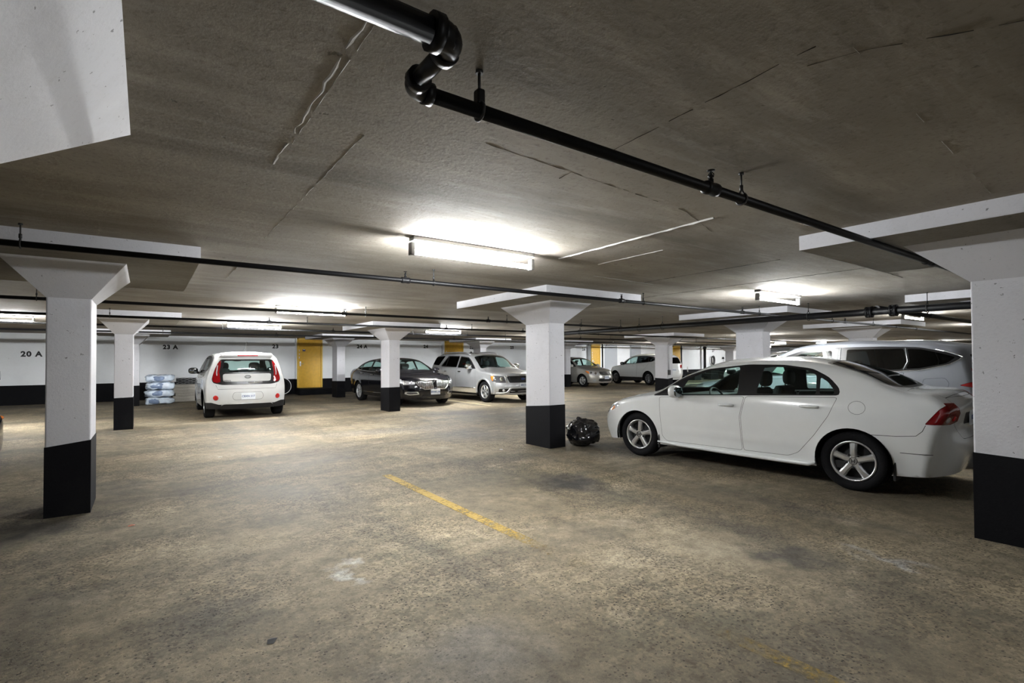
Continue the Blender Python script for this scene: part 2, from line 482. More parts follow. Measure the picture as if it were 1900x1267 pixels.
class Car:
    def __init__(c, spec):
        c.s = spec; c.L = spec['L']; c.hw = spec['W'] / 2
        pr = np.array(spec['prof'], float)
        cen, edg = pr[:, :2], pr[:, 2:4]
        c.kn = np.concatenate([[0], np.cumsum(np.maximum(0.04, np.hypot(*np.diff((cen + edg) / 2, axis=0).T)))])
        c.cen, c.edg = cen, edg
        us = []
        for i in range(len(c.kn) - 1):
            k = max(2, int(math.ceil((c.kn[i + 1] - c.kn[i]) / spec.get('res', 0.06))))
            us += list(np.linspace(c.kn[i], c.kn[i + 1], k, endpoint=False))
        us.append(c.kn[-1]); c.us = np.array(us)
        c.EC = hermite(c.kn, c.edg, c.us); c.CC = hermite(c.kn, c.cen, c.us)
        c.p = spec.get('power', 2.6)
        iF, iR = spec.get('i_hood', 3), spec.get('i_tail', len(pr) - 4)
        c.uF, c.uR = c.kn[iF], c.kn[iR]
        # dense polyline of the edge for distances
        q = np.linspace(0, c.kn[-1], 400); c.Ed = hermite(c.kn, c.edg, q)
        zs, fs = np.array(spec['sec']).T; c.secz, c.secf = zs, fs
        c.pl = np.array(spec['plan'])
        c.pg = np.array(spec.get('plan_top', spec['plan']))
        c.belt = spec['belt']
    # ---- body side
    def W0(c, x, z):
        f = hermite(c.secz, c.secf[:, None], np.clip(z, c.secz[0], c.secz[-1]))[:, 0]
        a = hermite(c.pl[:, 0], c.pl[:, 1:], np.clip(x, c.pl[0, 0], c.pl[-1, 0]))[:, 0]
        b = hermite(c.pg[:, 0], c.pg[:, 1:], np.clip(x, c.pg[0, 0], c.pg[-1, 0]))[:, 0]
        t = np.clip((z - c.belt) / 0.35, 0, 1); t = t * t * (3 - 2 * t)
        y = c.hw * f * (a * (1 - t) + b * t)
        for (xc, zc, R, wd, h) in c.s.get('flare', []):
            d = np.hypot(x - xc, z - zc) - R
            y = y + h * np.exp(-(d / wd)**2) * (d > -0.02)
        for (z0, dep, x0, x1) in c.s.get('crease', []):
            k = np.clip((x - x0) / 0.15, 0, 1) * np.clip((x1 - x) / 0.15, 0, 1)
            y = y + dep * k * np.exp(-((z - z0) / 0.025)**2)
        return y
    def dist(c, x, z):
        P = np.stack([x, z], 1); best = np.full(len(P), 9.0)
        A = c.Ed[:-1]; B = c.Ed[1:]; D = B - A; L2 = (D**2).sum(1) + 1e-12
        for i in range(len(A)):
            t = np.clip(((P - A[i]) @ D[i]) / L2[i], 0, 1)
            best = np.minimum(best, np.hypot(*(P - A[i] - t[:, None] * D[i]).T))
        return best
    def Wf(c, x, z):
        x = np.atleast_1d(np.asarray(x, float)); z = np.atleast_1d(np.asarray(z, float))
        y = c.W0(x, z)
        r = np.where(z > c.belt + 0.12, c.s.get('r_roof', 0.045), c.s.get('r_low', 0.06))
        d = c.dist(x, z)
        q = np.clip((r - d) / r, 0, 0.95)
        return y - r * (1 - np.sqrt(1 - q * q))
    def side(c, x, z, sg, out=0.0):
        x, z = float(x), float(z)
        y = float(c.Wf(x, z)[0]); e = 0.01
        gx = float(c.W0(np.array([x + e]), np.array([z]))[0] - c.W0(np.array([x - e]), np.array([z]))[0]) / (2 * e)
        gz = float(c.W0(np.array([x]), np.array([z + e]))[0] - c.W0(np.array([x]), np.array([z - e]))[0]) / (2 * e)
        n = Vector((-gx, 1, -gz)).normalized()
        p = Vector((x, y, z)) + n * out
        return Vector((p.x, p.y * sg, p.z)), Vector((n.x, n.y * sg, n.z))
    # ---- top skin (nose, bonnet, screens, roof, deck, tail)
    def top(c, u, t):
        u = np.asarray(u, float); t = np.asarray(t, float)
        C = hermite(c.kn, c.cen, u); E = hermite(c.kn, c.edg, u)
        if not hasattr(c, 'yEd'):
            c.uq = np.linspace(0, c.kn[-1], 500); ee = hermite(c.kn, c.edg, c.uq)
            c.yEd = c.Wf(ee[:, 0], ee[:, 1])
        y = np.interp(u, c.uq, c.yEd) * t
        k = (np.abs(t)**c.p)[:, None]
        P = C + (E - C) * k
        return np.stack([P[:, 0], y, P[:, 1]], 1)
    def find(c, surf, a, b):
        """(u,t) on the top skin: front/rear take (y,z); top takes (x,y)"""
        c.top(np.array([0.0]), np.array([0.0]))
        N = 600
        if surf == 'front': us = np.linspace(0, c.uF, N)
        elif surf == 'rear': us = np.linspace(c.uR, c.kn[-1], N)
        else: us = np.linspace(c.s.get('u0', c.uF), c.uR, N)
        CC = hermite(c.kn, c.cen, us); EE = hermite(c.kn, c.edg, us); yE = np.interp(us, c.uq, c.yEd)
        y = a if surf != 'top' else b
        t = y / c.hw; u = us[N // 2]
        for _ in range(12):
            k = abs(t)**c.p
            if surf == 'top':
                v = CC[:, 0] + (EE[:, 0] - CC[:, 0]) * k; v = np.maximum.accumulate(v); u = np.interp(a, v, us)
            else:
                v = CC[:, 1] + (EE[:, 1] - CC[:, 1]) * k
                if surf == 'front': v = np.maximum.accumulate(v); u = np.interp(b, v, us)
                else: v = np.maximum.accumulate(v[::-1]); u = np.interp(b, v, us[::-1])
            t = float(np.clip(y / np.interp(u, us, yE), -1.15, 1.15))
        return float(u), t
    def on(c, surf, a, b, out=0.0):
        if surf == 'side+': return c.side(a, b, 1, out)
        if surf == 'side-': return c.side(a, b, -1, out)
        u, t = c.find(surf, a, b); t = max(-1, min(1, t)); e = 0.01
        P = c.top([u, u + e, u - e, u, u], [t, t, t, min(1, t + e), max(-1, t - e)])
        du = P[1] - P[2]; dt = P[3] - P[4]
        n = np.cross(dt, du); n /= np.linalg.norm(n) + 1e-12
        if n @ (P[0] - np.array([c.L / 2, 0, 0.55])) < 0: n = -n
        return Vector(P[0] + n * out), Vector(n)
    # ---- triangulate
    @staticmethod
    def cdt(bound, feats, grid):
        pts = [Vector(p) for p in bound]; ed = [(i, (i + 1) % len(bound)) for i in range(len(bound))]
        for poly in feats:
            b0 = len(pts); pts += [Vector(p) for p in poly]
            ed += [(b0 + i, b0 + (i + 1) % len(poly)) for i in range(len(poly))]
        pts += [Vector(p) for p in grid]
        v, _, f, *_ = delaunay_2d_cdt(pts, ed, [], 0, 1e-5)
        V = np.array([tuple(p) for p in v]); Fa = np.array([list(q) for q in f if len(q) == 3])
        cen = V[Fa].mean(1)
        k = in_poly(bound, cen)
        return V, Fa[k], cen[k]
    def shell(c):
        s = c.s; feats = s['feats']; res = s.get('res', 0.06)
        allV, allF, allL = [], [], []
        def dens(poly, h=0.05):
            out = []
            for i in range(len(poly)):
                a = np.array(poly[i], float); b = np.array(poly[(i + 1) % len(poly)], float)
                k = max(1, int(np.hypot(*(b - a)) / h))
                out += [a + (b - a) * j / k for j in range(k)]
            return np.array(out)
        def classify(cen, items):
            lab = np.full(len(cen), -1, int)
            for idx, poly, gap in items:
                m = in_poly(poly, cen); lab[m] = -2 if gap else idx
                if gap:
                    m2 = in_poly(inset(poly, gap), cen); lab[m2] = idx
                if feats[idx]['name'] is None: lab[m] = -2
            return lab
        # sides
        E = c.EC; bot = []
        zb = s['sill']
        wheels = s['wheels']; R = s['arch']
        bot.append((E[-1, 0], E[-1, 1]))
        for xc, in [(w,) for w in sorted(wheels, reverse=True)]:
            zc = s['hub']; hh = math.sqrt(max(0, R * R - (zc - zb)**2))
            a0 = math.atan2(zb - zc, hh); a1 = PI - a0
            for a in np.linspace(a0, a1, 26): bot.append((xc + R * math.cos(a), zc + R * math.sin(a)))
        bound = [tuple(p) for p in E] + bot[1:]
        bound_d = []
        bp = [np.array(p) for p in bot] + [E[0]]
        tail = []
        for i in range(len(bp) - 1):
            k = max(1, int(np.hypot(*(bp[i + 1] - bp[i])) / 0.06))
            tail += [bp[i] + (bp[i + 1] - bp[i]) * j / k for j in range(k)]
        bound_d = [tuple(p) for p in E] + [tuple(p) for p in tail[1:]]
        gx = np.arange(0, c.L, res); gz = np.arange(zb, c.EC[:, 1].max(), res * 0.8)
        G = np.array([(x + (res / 2 if j % 2 else 0), z) for j, z in enumerate(gz) for x in gx])
        d = c.dist(G[:, 0], G[:, 1]); G = G[in_poly(bound_d, G) & (d > 0.075)]
        # rows following the shoulder so the edge rounds off smoothly
        tn = np.gradient(E, axis=0); tn /= np.hypot(*tn.T)[:, None]; nn = np.stack([tn[:, 1], -tn[:, 0]], 1)
        rows = np.concatenate([E + nn * q for q in (0.004, 0.012, 0.026, 0.045, 0.068)])
        rows = rows[in_poly(bound_d, rows)]
        dr = c.dist(rows[:, 0], rows[:, 1]); rows = rows[dr > 0.0035]
        G = np.concatenate([G, rows])
        items = []; polys = []
        for idx, f in enumerate(feats):
            if f['surf'] != 'side': continue
            poly = dens(f['poly']); items.append((idx, poly, f.get('gap', 0)))
            polys.append(poly)
            if f.get('gap'): polys.append(inset(poly, f['gap']))
        V, Fa, cen = c.cdt(bound_d, polys, G)
        lab = classify(cen, items)
        y = c.Wf(V[:, 0], V[:, 1])
        for sg in (1, -1):
            P = np.stack([V[:, 0], sg * y, V[:, 1]], 1)
            allV.append(P); allF.append(Fa); l2 = lab.copy()
            l2 = np.where(l2 >= 0, l2 * 2 + (0 if sg > 0 else 1), l2); allL.append(l2)
        # top
        S = c.us; bw = c.hw
        bound = [(u, bw) for u in S] + [(S[-1], bw * k) for k in np.linspace(1, -1, 26)[1:-1]] + [(u, -bw) for u in S[::-1]] + [(S[0], bw * k) for k in np.linspace(-1, 1, 26)[1:-1]]
        ts = np.concatenate([-np.array([.96, .88]), np.linspace(-.8, .8, 19), np.array([.88, .96])])
        G = np.array([(u, t * bw) for u in S[1:-1] for t in ts])
        items = []; polys = []
        for idx, f in enumerate(feats):
            if f['surf'] == 'side': continue
            pp = dens(f['poly'], 0.06)
            uv = np.array([c.find(f['surf'], a, b) for a, b in pp]); uv[:, 1] *= bw
            items.append((idx, uv, f.get('gap', 0))); polys.append(uv)
            if f.get('gap'): polys.append(inset(uv, f['gap']))
        V, Fa, cen = c.cdt(bound, polys, G)
        lab = classify(cen, items); lab = np.where(lab >= 0, lab * 2, lab)
        P = c.top(V[:, 0], np.clip(V[:, 1] / bw, -1, 1))
        allV.append(P); allF.append(Fa); allL.append(lab)
        off = 0; FF = []
        for v, f in zip(allV, allF): FF.append(f + off); off += len(v)
        V = np.concatenate(allV); Fa = np.concatenate(FF); lab = np.concatenate(allL)
        # weld
        key = np.round(V / 2e-4).astype(np.int64)
        _, first, inv = np.unique(key, axis=0, return_index=True, return_inverse=True)
        V = V[first]; Fa = inv.reshape(-1)[Fa]
        ok = (Fa[:, 0] != Fa[:, 1]) & (Fa[:, 1] != Fa[:, 2]) & (Fa[:, 0] != Fa[:, 2]); Fa = Fa[ok]; lab = lab[ok]
        a, b, d = V[Fa[:, 0]], V[Fa[:, 1]], V[Fa[:, 2]]
        n = np.cross(b - a, d - a); cen = (a + b + d) / 3
        ax = np.stack([np.clip(cen[:, 0], 0.9, c.L - 0.9), 0 * cen[:, 1], np.clip(cen[:, 2], 0.5, 0.9)], 1)
        fl = (n * (cen - ax)).sum(1) < 0
        Fa[fl] = Fa[fl][:, ::-1]; n[fl] *= -1
        N = np.zeros_like(V)
        for i in range(3): np.add.at(N, Fa[:, i], n)
        N /= np.linalg.norm(N, axis=1)[:, None] + 1e-12
        return V, N, Fa, lab
    def sub(c, name, V, N, Fa, m, parent, out=0.0, flip=False):
        if len(Fa) == 0: return None
        used, inv = np.unique(Fa, return_inverse=True); f = inv.reshape(Fa.shape)
        v = V[used] + N[used] * out; nn = N[used] * (-1 if flip else 1)
        if flip: f = f[:, ::-1]
        me = bpy.data.meshes.new(name)
        me.from_pydata(v.tolist(), [], f.tolist())
        me.polygons.foreach_set('use_smooth', [True] * len(f))
        me.normals_split_custom_set_from_vertices(nn.tolist())
        me.materials.append(m); me.update()
        return link(name, me, parent)

RUBBER = dict(name='tyre rubber', col=(0.010, 0.010, 0.011), rough=0.85, spec=0.12, bump=0.3, bscale=90)
def wheel_meshes(key, R, rr, w, style, n_spoke, rim_col=(0.62, 0.63, 0.65), emblem=False):
    """tyre, rim, brake and (optional) hub badge; outer face looks along -y; centre at the origin"""
    rub = mat(**RUBBER)
    t = MB(); h = w / 2
    t.lathe([(rr - 0.005, -h * 0.72), (rr + 0.012, -h * 0.9), (rr + 0.03, -h), (R - 0.035, -h), (R - 0.012, -h * 0.86), (R, -h * 0.66), (R, h * 0.66), (R - 0.012, h * 0.86), (R - 0.035, h), (rr + 0.02, h), (rr - 0.005, h * 0.8), (rr - 0.005, -h * 0.72)], (0, 0, 0), 'Y', 44)
    tyre = t.mesh(key + '_tyre', rub)
    rimm = mat('alloy ' + key, rim_col, 0.28, 0.85, var=0.03)
    dark = mat('brake dark', (0.012, 0.012, 0.013), 0.7)  # near-black for brake disc and lugs
    b = MB(); yo = -h * 0.80
    b.lathe([(rr, yo - 0.006), (rr - 0.006, yo - 0.014), (rr - 0.018, yo - 0.010), (rr - 0.024, yo + 0.01), (rr - 0.03, h * 0.3), (rr - 0.02, h * 0.5)], (0, 0, 0), 'Y', 44)
    hub = 0.065
    b.lathe([(0, yo + 0.002), (hub * 0.55, yo + 0.001), (hub, yo + 0.012), (hub + 0.012, yo + 0.045), (hub, yo + 0.07)], (0, 0, 0), 'Y', 28)
    for k in range(n_spoke):
        a = PI / 2 + 2 * PI * k / n_spoke
        M = Matrix.Rotation(-a, 4, 'Y')
        if style == 'wide':
            sec = [(0.03, 0.036, 0.0), (0.09, 0.030, -0.004), (rr * 0.6, 0.030, -0.004), (rr - 0.012, 0.038, 0.004)]
        elif style == 'twin':
            sec = [(0.03, 0.018, 0.0), (rr * 0.6, 0.014, -0.004), (rr - 0.012, 0.016, 0.002)]
        else:
            sec = [(0.03, 0.028, 0.0), (rr * 0.5, 0.020, -0.006), (rr - 0.012, 0.026, 0.002)]
        vs = []
        for (x, hw, dy) in sec:
            vs += [M @ Vector((x, yo + 0.012 + dy, -hw)), M @ Vector((x, yo + dy, -hw * 0.5)), M @ Vector((x, yo + dy, hw * 0.5)), M @ Vector((x, yo + 0.012 + dy, hw)), M @ Vector((x, yo + 0.045, hw)), M @ Vector((x, yo + 0.045, -hw))]
        fs = []
        for i in range(len(sec) - 1):
            for j in range(6): fs.append((i * 6 + j, i * 6 + (j + 1) % 6, i * 6 + 6 + (j + 1) % 6, i * 6 + 6 + j))
        b.add(vs, fs)
    rim = b.mesh(key + '_rim', rimm)
    d = MB(); d.lathe([(0, yo + 0.09), (rr - 0.028, yo + 0.09), (rr - 0.028, yo + 0.11), (0, yo + 0.11)], (0, 0, 0), 'Y', 30)
    for k in range(5):
        a = PI / 2 + 2 * PI * (k + 0.5) / 5 if style == 'wide' else PI / 2 + 2 * PI * k / 5
        d.lathe([(0, yo - 0.006), (0.011, yo - 0.006), (0.013, yo + 0.012)], (math.cos(a) * 0.072, 0, math.sin(a) * 0.072), 'Y', 8)
    disc_ = d.mesh(key + '_brake', dark)
    bad = None
    if emblem:
        e = MB()
        e.lathe([(0.040, yo - 0.001), (0.040, yo - 0.006), (0.036, yo - 0.008), (0.034, yo - 0.002)], (0, 0, 0), 'Y', 24)
        for sx in (-1, 1): e.add([(sx * 0.022, yo - 0.007, 0.022), (sx * 0.012, yo - 0.007, 0.022), (sx * 0.007, yo - 0.007, -0.022), (sx * 0.016, yo - 0.007, -0.022)], [(0, 1, 2, 3)])
        e.add([(-0.011, yo - 0.007, 0.004), (0.011, yo - 0.007, 0.004), (0.010, yo - 0.007, -0.005), (-0.010, yo - 0.007, -0.005)], [(0, 1, 2, 3)])
        bad = e.mesh(key + '_badge', mat('badge dark', (0.05, 0.05, 0.055), 0.4, 0.3))
    return tyre, rim, disc_, bad, w

def interior(s, root, col=(0.03, 0.03, 0.032)):
    m = mat('seat cloth', col, 0.85); pl = mat('dash plastic', (0.02, 0.02, 0.021), 0.6)
    hw = s['W'] / 2; xd, xs, xr = s['cabin']   # dash front edge, front seat cushion, rear seat cushion
    zf = s.get('zseat', 0.50); zbelt = s['belt']
    b = MB(); b.box((xd - 0.1, -hw + 0.12, 0.55), (xd + 0.42, hw - 0.12, zbelt - 0.03), bev=0.05)
    b.build('dashboard', pl, root)
    b = MB(); b.box((xd, -hw + 0.11, 0.22), (xr + 0.75, hw - 0.11, 0.30)); b.build('cabin_floor', pl, root)
    for sy in (-1, 1):
        b = MB(); b.box((xs, sy * 0.37 - 0.25, 0.30), (xs + 0.50, sy * 0.37 + 0.25, zf), bev=0.05)
        M = Matrix.Translation((xs + 0.50, sy * 0.37, zf - 0.06)) @ Matrix.Rotation(math.radians(14), 4, 'Y')
        b.box((-0.06, -0.24, 0), (0.07, 0.24, 0.62), M=M, bev=0.05)
        st = b.build('seat', m, root)
        h = MB(); h.ball(M @ Vector((0.02, 0, 0.74)), (0.055, 0.135, 0.10), e=0.7)
        for q in (-0.05, 0.05): h.tube([M @ Vector((0.01, q, 0.58)), M @ Vector((0.015, q, 0.68))], 0.007, 6)
        h.build('headrest', m, st)
    b = MB(); b.box((xr, -hw + 0.2, 0.30), (xr + 0.48, hw - 0.2, zf), bev=0.05)
    M = Matrix.Translation((xr + 0.50, 0, zf - 0.06)) @ Matrix.Rotation(math.radians(20), 4, 'Y')
    b.box((-0.06, -hw + 0.22, 0), (0.07, hw - 0.22, 0.56), M=M, bev=0.05)
    st = b.build('rear_bench', m, root)
    for q in (-0.42, 0.0, 0.42):
        h = MB(); h.ball(M @ Vector((0.0, q, 0.63)), (0.05, 0.12, 0.075), e=0.7); h.build('headrest', m, st)
    b = MB(); C = Vector((xd + 0.62, -0.37, zbelt - 0.09)); ax = Matrix.Rotation(math.radians(-25), 3, 'Y')
    b.tube([C + ax @ Vector((0, 0.185 * math.cos(a), 0.185 * math.sin(a))) for a in np.linspace(0, 2 * PI, 25)[:-1]], 0.014, 8, closed=True)
    b.tube([C + ax @ Vector((0, -0.17, 0)), C + ax @ Vector((0, 0.17, 0))], 0.014, 6)
    b.tube([C, C + Vector((-0.25, 0, -0.06))], 0.03, 8)
    b.build('steering_wheel', pl, root)
    b = MB(); xm = xd + s.get('mirror_dx', 0.75); b.ball((xm, 0, s['zmir']), (0.03, 0.12, 0.04), e=0.7)
    b.build('rear_view_mirror', pl, root)

def plate(c, root, surf, y, z, body, m_txt):
    p, n = c.on(surf, y, z, 0.018)
    sg = -1 if surf == 'front' else 1
    M = Matrix.Translation(p) @ Matrix(((0, 0, sg, 0), (sg, 0, 0, 0), (0, 1, 0, 0), (0, 0, 0, 1)))   # x->right seen from outside, y->up
    b = MB(); b.box((-0.15, -0.076, -0.012), (0.15, 0.076, 0.004), M=M, bev=0.003)
    o = b.build('licence_plate', mat('plate white', (0.72, 0.76, 0.80), 0.45), root)
    t = text_mesh('plate_number', body, 0.062, m_txt, 0.001, 0.0015, 1.0)
    t.transform(M @ Matrix.Translation((0, 0, 0.006))); link('plate_number', t, o)
    return o

def build_car(s, name, label, x, y, th, S=1.0, cat='car', group=None):
    c = Car(s)
    root = empty(name, (x, y, 0), -PI / 2 + th, label, cat, group)
    root.scale = (S, S, S)
    # parts are modelled from the front bumper; shift so the empty sits under the middle
    V, N, Fa, lab = c.shell(); V = V - np.array([c.L / 2, 0, 0])
    body = s['paint']; feats = s['feats']
    dx = Matrix.Translation((-c.L / 2, 0, 0))
    made = {}
    groups = {}
    for idx, f in enumerate(feats):
        if f['name'] is None: continue
        for k in (idx * 2, idx * 2 + 1):
            sel = lab == k
            if sel.any():
                g = f.get('id') or (idx, k % 2)
                if f.get('id') and f.get('pair'): g = (f['id'], k % 2)
                groups.setdefault(g, [f, []])[1].append(sel)
    c.sub('body', V, N, Fa[lab == -1], body, root)
    solid = lab == -1
    for g, (f, sels) in groups.items():
        m = np.any(sels, axis=0)
        if f.get('lined', f['mat'] is body): solid |= m
        par = made.get((f['parent'], g[1] if isinstance(g, tuple) else 0), root) if f.get('parent') else root
        o = c.sub(f['name'], V, N, Fa[m], f['mat'], par, f.get('out', 0.0))
        if f.get('label') and o: o['label'] = f['label']
        made[(f.get('key', f['name']), g[1] if isinstance(g, tuple) else 0)] = o
    c.sub('lining', V, N, Fa[solid], mat('cabin lining', s.get('lining', (0.012, 0.012, 0.013)), 0.8), root, -0.022, True)
    # wheels, arches, floor pan
    sets = s['wheelset']; R = s['hub']
    for i, xw in enumerate(s['wheels']):
        for sg in (1, -1):
            yt = float(c.W0(np.array([xw]), np.array([R + 0.05]))[0]) * 1.0 - sets[4] / 2 - s.get('tuck', 0.012)
            w = link('wheel', sets[0], root)
            w.location = (xw - c.L / 2, sg * yt, R)
            rot = PI if sg > 0 else 0.0
            w.rotation_euler = (0, random.uniform(-0.4, 0.4) if not s.get('wrot') else s['wrot'][i], rot)
            r = link('rim', sets[1], w); bk = link('brake_disc', sets[2], w)
            if sets[3]: link('wheel_badge', sets[3], w)
    pan = MB()
    zb = s['sill']; hw = c.hw
    for xw in s['wheels']:
        for sg in (1, -1):
            Ra = s['arch']; y1 = float(c.W0(np.array([xw]), np.array([R + Ra - 0.03]))[0]) - 0.006; y0 = hw - 0.32
            pan.lathe([(Ra + 0.004, y1), (Ra + 0.004, y0), (0.01, y0)], (xw, 0, R), 'Y', 26, sg, True, -0.25, PI + 0.25)
    pan.box((0.35, -hw + 0.30, zb - 0.03), (c.L - 0.35, hw - 0.30, zb + 0.10))
    pan.box((s['wheels'][0] + s['arch'] + 0.03, -hw + 0.10, zb), (s['wheels'][1] - s['arch'] - 0.03, hw - 0.10, zb + 0.06))
    for xw in s['wheels']: pan.tube([(xw, -hw + 0.15, R), (xw, hw - 0.15, R)], 0.04, 8)
    pan.v = [tuple(dx @ Vector(p)) for p in pan.v]
    pan.build('underbody', mat('underbody black', (0.004, 0.004, 0.004), 0.9, spec=.1), root)
    holder = empty('fittings'); made_before = set(bpy.data.objects)
    if s.get('cabin'): interior(s, root)
    if s.get('extra'): s['extra'](c, root)
    # whatever was just modelled in bumper coordinates is shifted to the middle
    for o in list(set(bpy.data.objects) - made_before):
        if o.type == 'MESH' and o.data.users == 1: o.data.transform(dx)
        elif o.type == 'MESH' and o.parent is root: o.location.x -= c.L / 2
    bpy.data.objects.remove(holder)
    return root

def door_handle(c, root, parent, x, z, sg, m, ln=0.19):
    b = MB()
    a = [c.side(x - ln / 2 + ln * k / 8, z, sg, 0.004 + 0.026 * math.sin(PI * min(1, max(0, (k - 0.0) / 8)))**0.5)[0] for k in range(9)]
    b.tube(a, [0.012] + [0.015] * 7 + [0.012], 8)
    return b.build('door_handle', m, parent or root)

def mirror(c, root, x, z, sg, m, size=(0.075, 0.105, 0.075), reach=0.13, name='wing_mirror'):
    p, n = c.side(x, z, sg, 0)
    b = MB(); q = p + Vector((0.0, sg * reach, 0.05))
    b.ball(q, size, 18, 12, 0.75)
    b.tube([p + Vector((0, -sg * 0.03, -0.02)), q + Vector((0, -sg * 0.03, -0.03))], [0.035, 0.03], 8)
    o = b.build(name, m, root)
    g = MB(); g.ball(q + Vector((size[0] * 0.80, 0, 0)), (0.022, size[1] * 0.86, size[2] * 0.82), 14, 8, 0.7)
    g.build('mirror_glass', mat('mirror glass', (0.25, 0.28, 0.3), 0.03, 1.0, var=0.0), o)
    return o

def surf_tube(c, surf, pts, r, m, name, parent, out=0.0, n=8):
    b = MB(); b.tube([c.on(surf, a, z, out)[0] for a, z in pts], r, n)
    return b.build(name, m, parent)

def lamp_pod(c, surf, a, z, r, m, name, parent, depth=0.012):
    p, n = c.on(surf, a, z, 0.0)
    b = MB(); q = n.to_track_quat('Z', 'Y').to_matrix().to_4x4()
    b.ball(p, (r, r, depth), 14, 8, 1.0, q)
    return b.build(name, m, parent)
# ------------------------------------------------------------------ shared car materials
M_WHITE = mat('car white', (0.78, 0.80, 0.80), 0.22, 0, 0.5, 0.8, var=0.01)
M_WHITE2 = mat('car pearl white', (0.58, 0.59, 0.59), 0.25, 0, 0.5, 0.7, var=0.01)
M_SILVER = mat('car silver', (0.46, 0.47, 0.48), 0.30, 0.55, 0.5, 0.7, var=0.03)
M_GREIGE = mat('car warm silver', (0.47, 0.46, 0.42), 0.30, 0.5, 0.5, 0.7, var=0.03)
M_STEEL = mat('car steel grey', (0.33, 0.35, 0.39), 0.28, 0.5, 0.5, 0.8, var=0.02)
M_BLACK = mat('car black', (0.006, 0.006, 0.008), 0.12, 0, 0.35, 0.45, var=0.0)
M_TRIM = mat('black trim', (0.006, 0.006, 0.007), 0.35)
M_PLAST = mat('black cladding', (0.011, 0.011, 0.012), 0.6)
M_CHROME = mat('chrome', (0.82, 0.83, 0.85), 0.10, 1.0, var=0.0)
M_SATIN = mat('satin silver', (0.62, 0.63, 0.65), 0.32, 0.9, var=0.02)
M_RED = mat('red lens', (0.22, 0.006, 0.008), 0.10, 0, 0.5, 1.0, var=0.15, scale=25)
M_RED2 = mat('bright red lens', (0.42, 0.012, 0.012), 0.12, 0, 0.5, 1.0, var=0.1)
M_AMBER = mat('amber lens', (0.65, 0.19, 0.03), 0.15, 0, 0.5, 1.0, var=0.1)
M_LENS = mat('clear lens', (0.62, 0.64, 0.66), 0.08, 0.3, 0.6, 1.0, var=0.2, scale=30)
M_BULB = mat('lamp bowl', (0.8, 0.82, 0.85), 0.05, 1.0, var=0.0)
M_DGREY = mat('smoked lamp', (0.10, 0.10, 0.11), 0.12, 0.3, 0.5, 1.0, var=0.2, scale=30)
G_CLEAR = glass('car glass', (0.80, 0.96, 0.92))
G_MID = glass('car glass dim', (0.60, 0.78, 0.75))
G_DARK = glass('privacy glass', (0.03, 0.035, 0.04), .4)
M_PTXT = mat('plate blue', (0.05, 0.09, 0.25), 0.5)

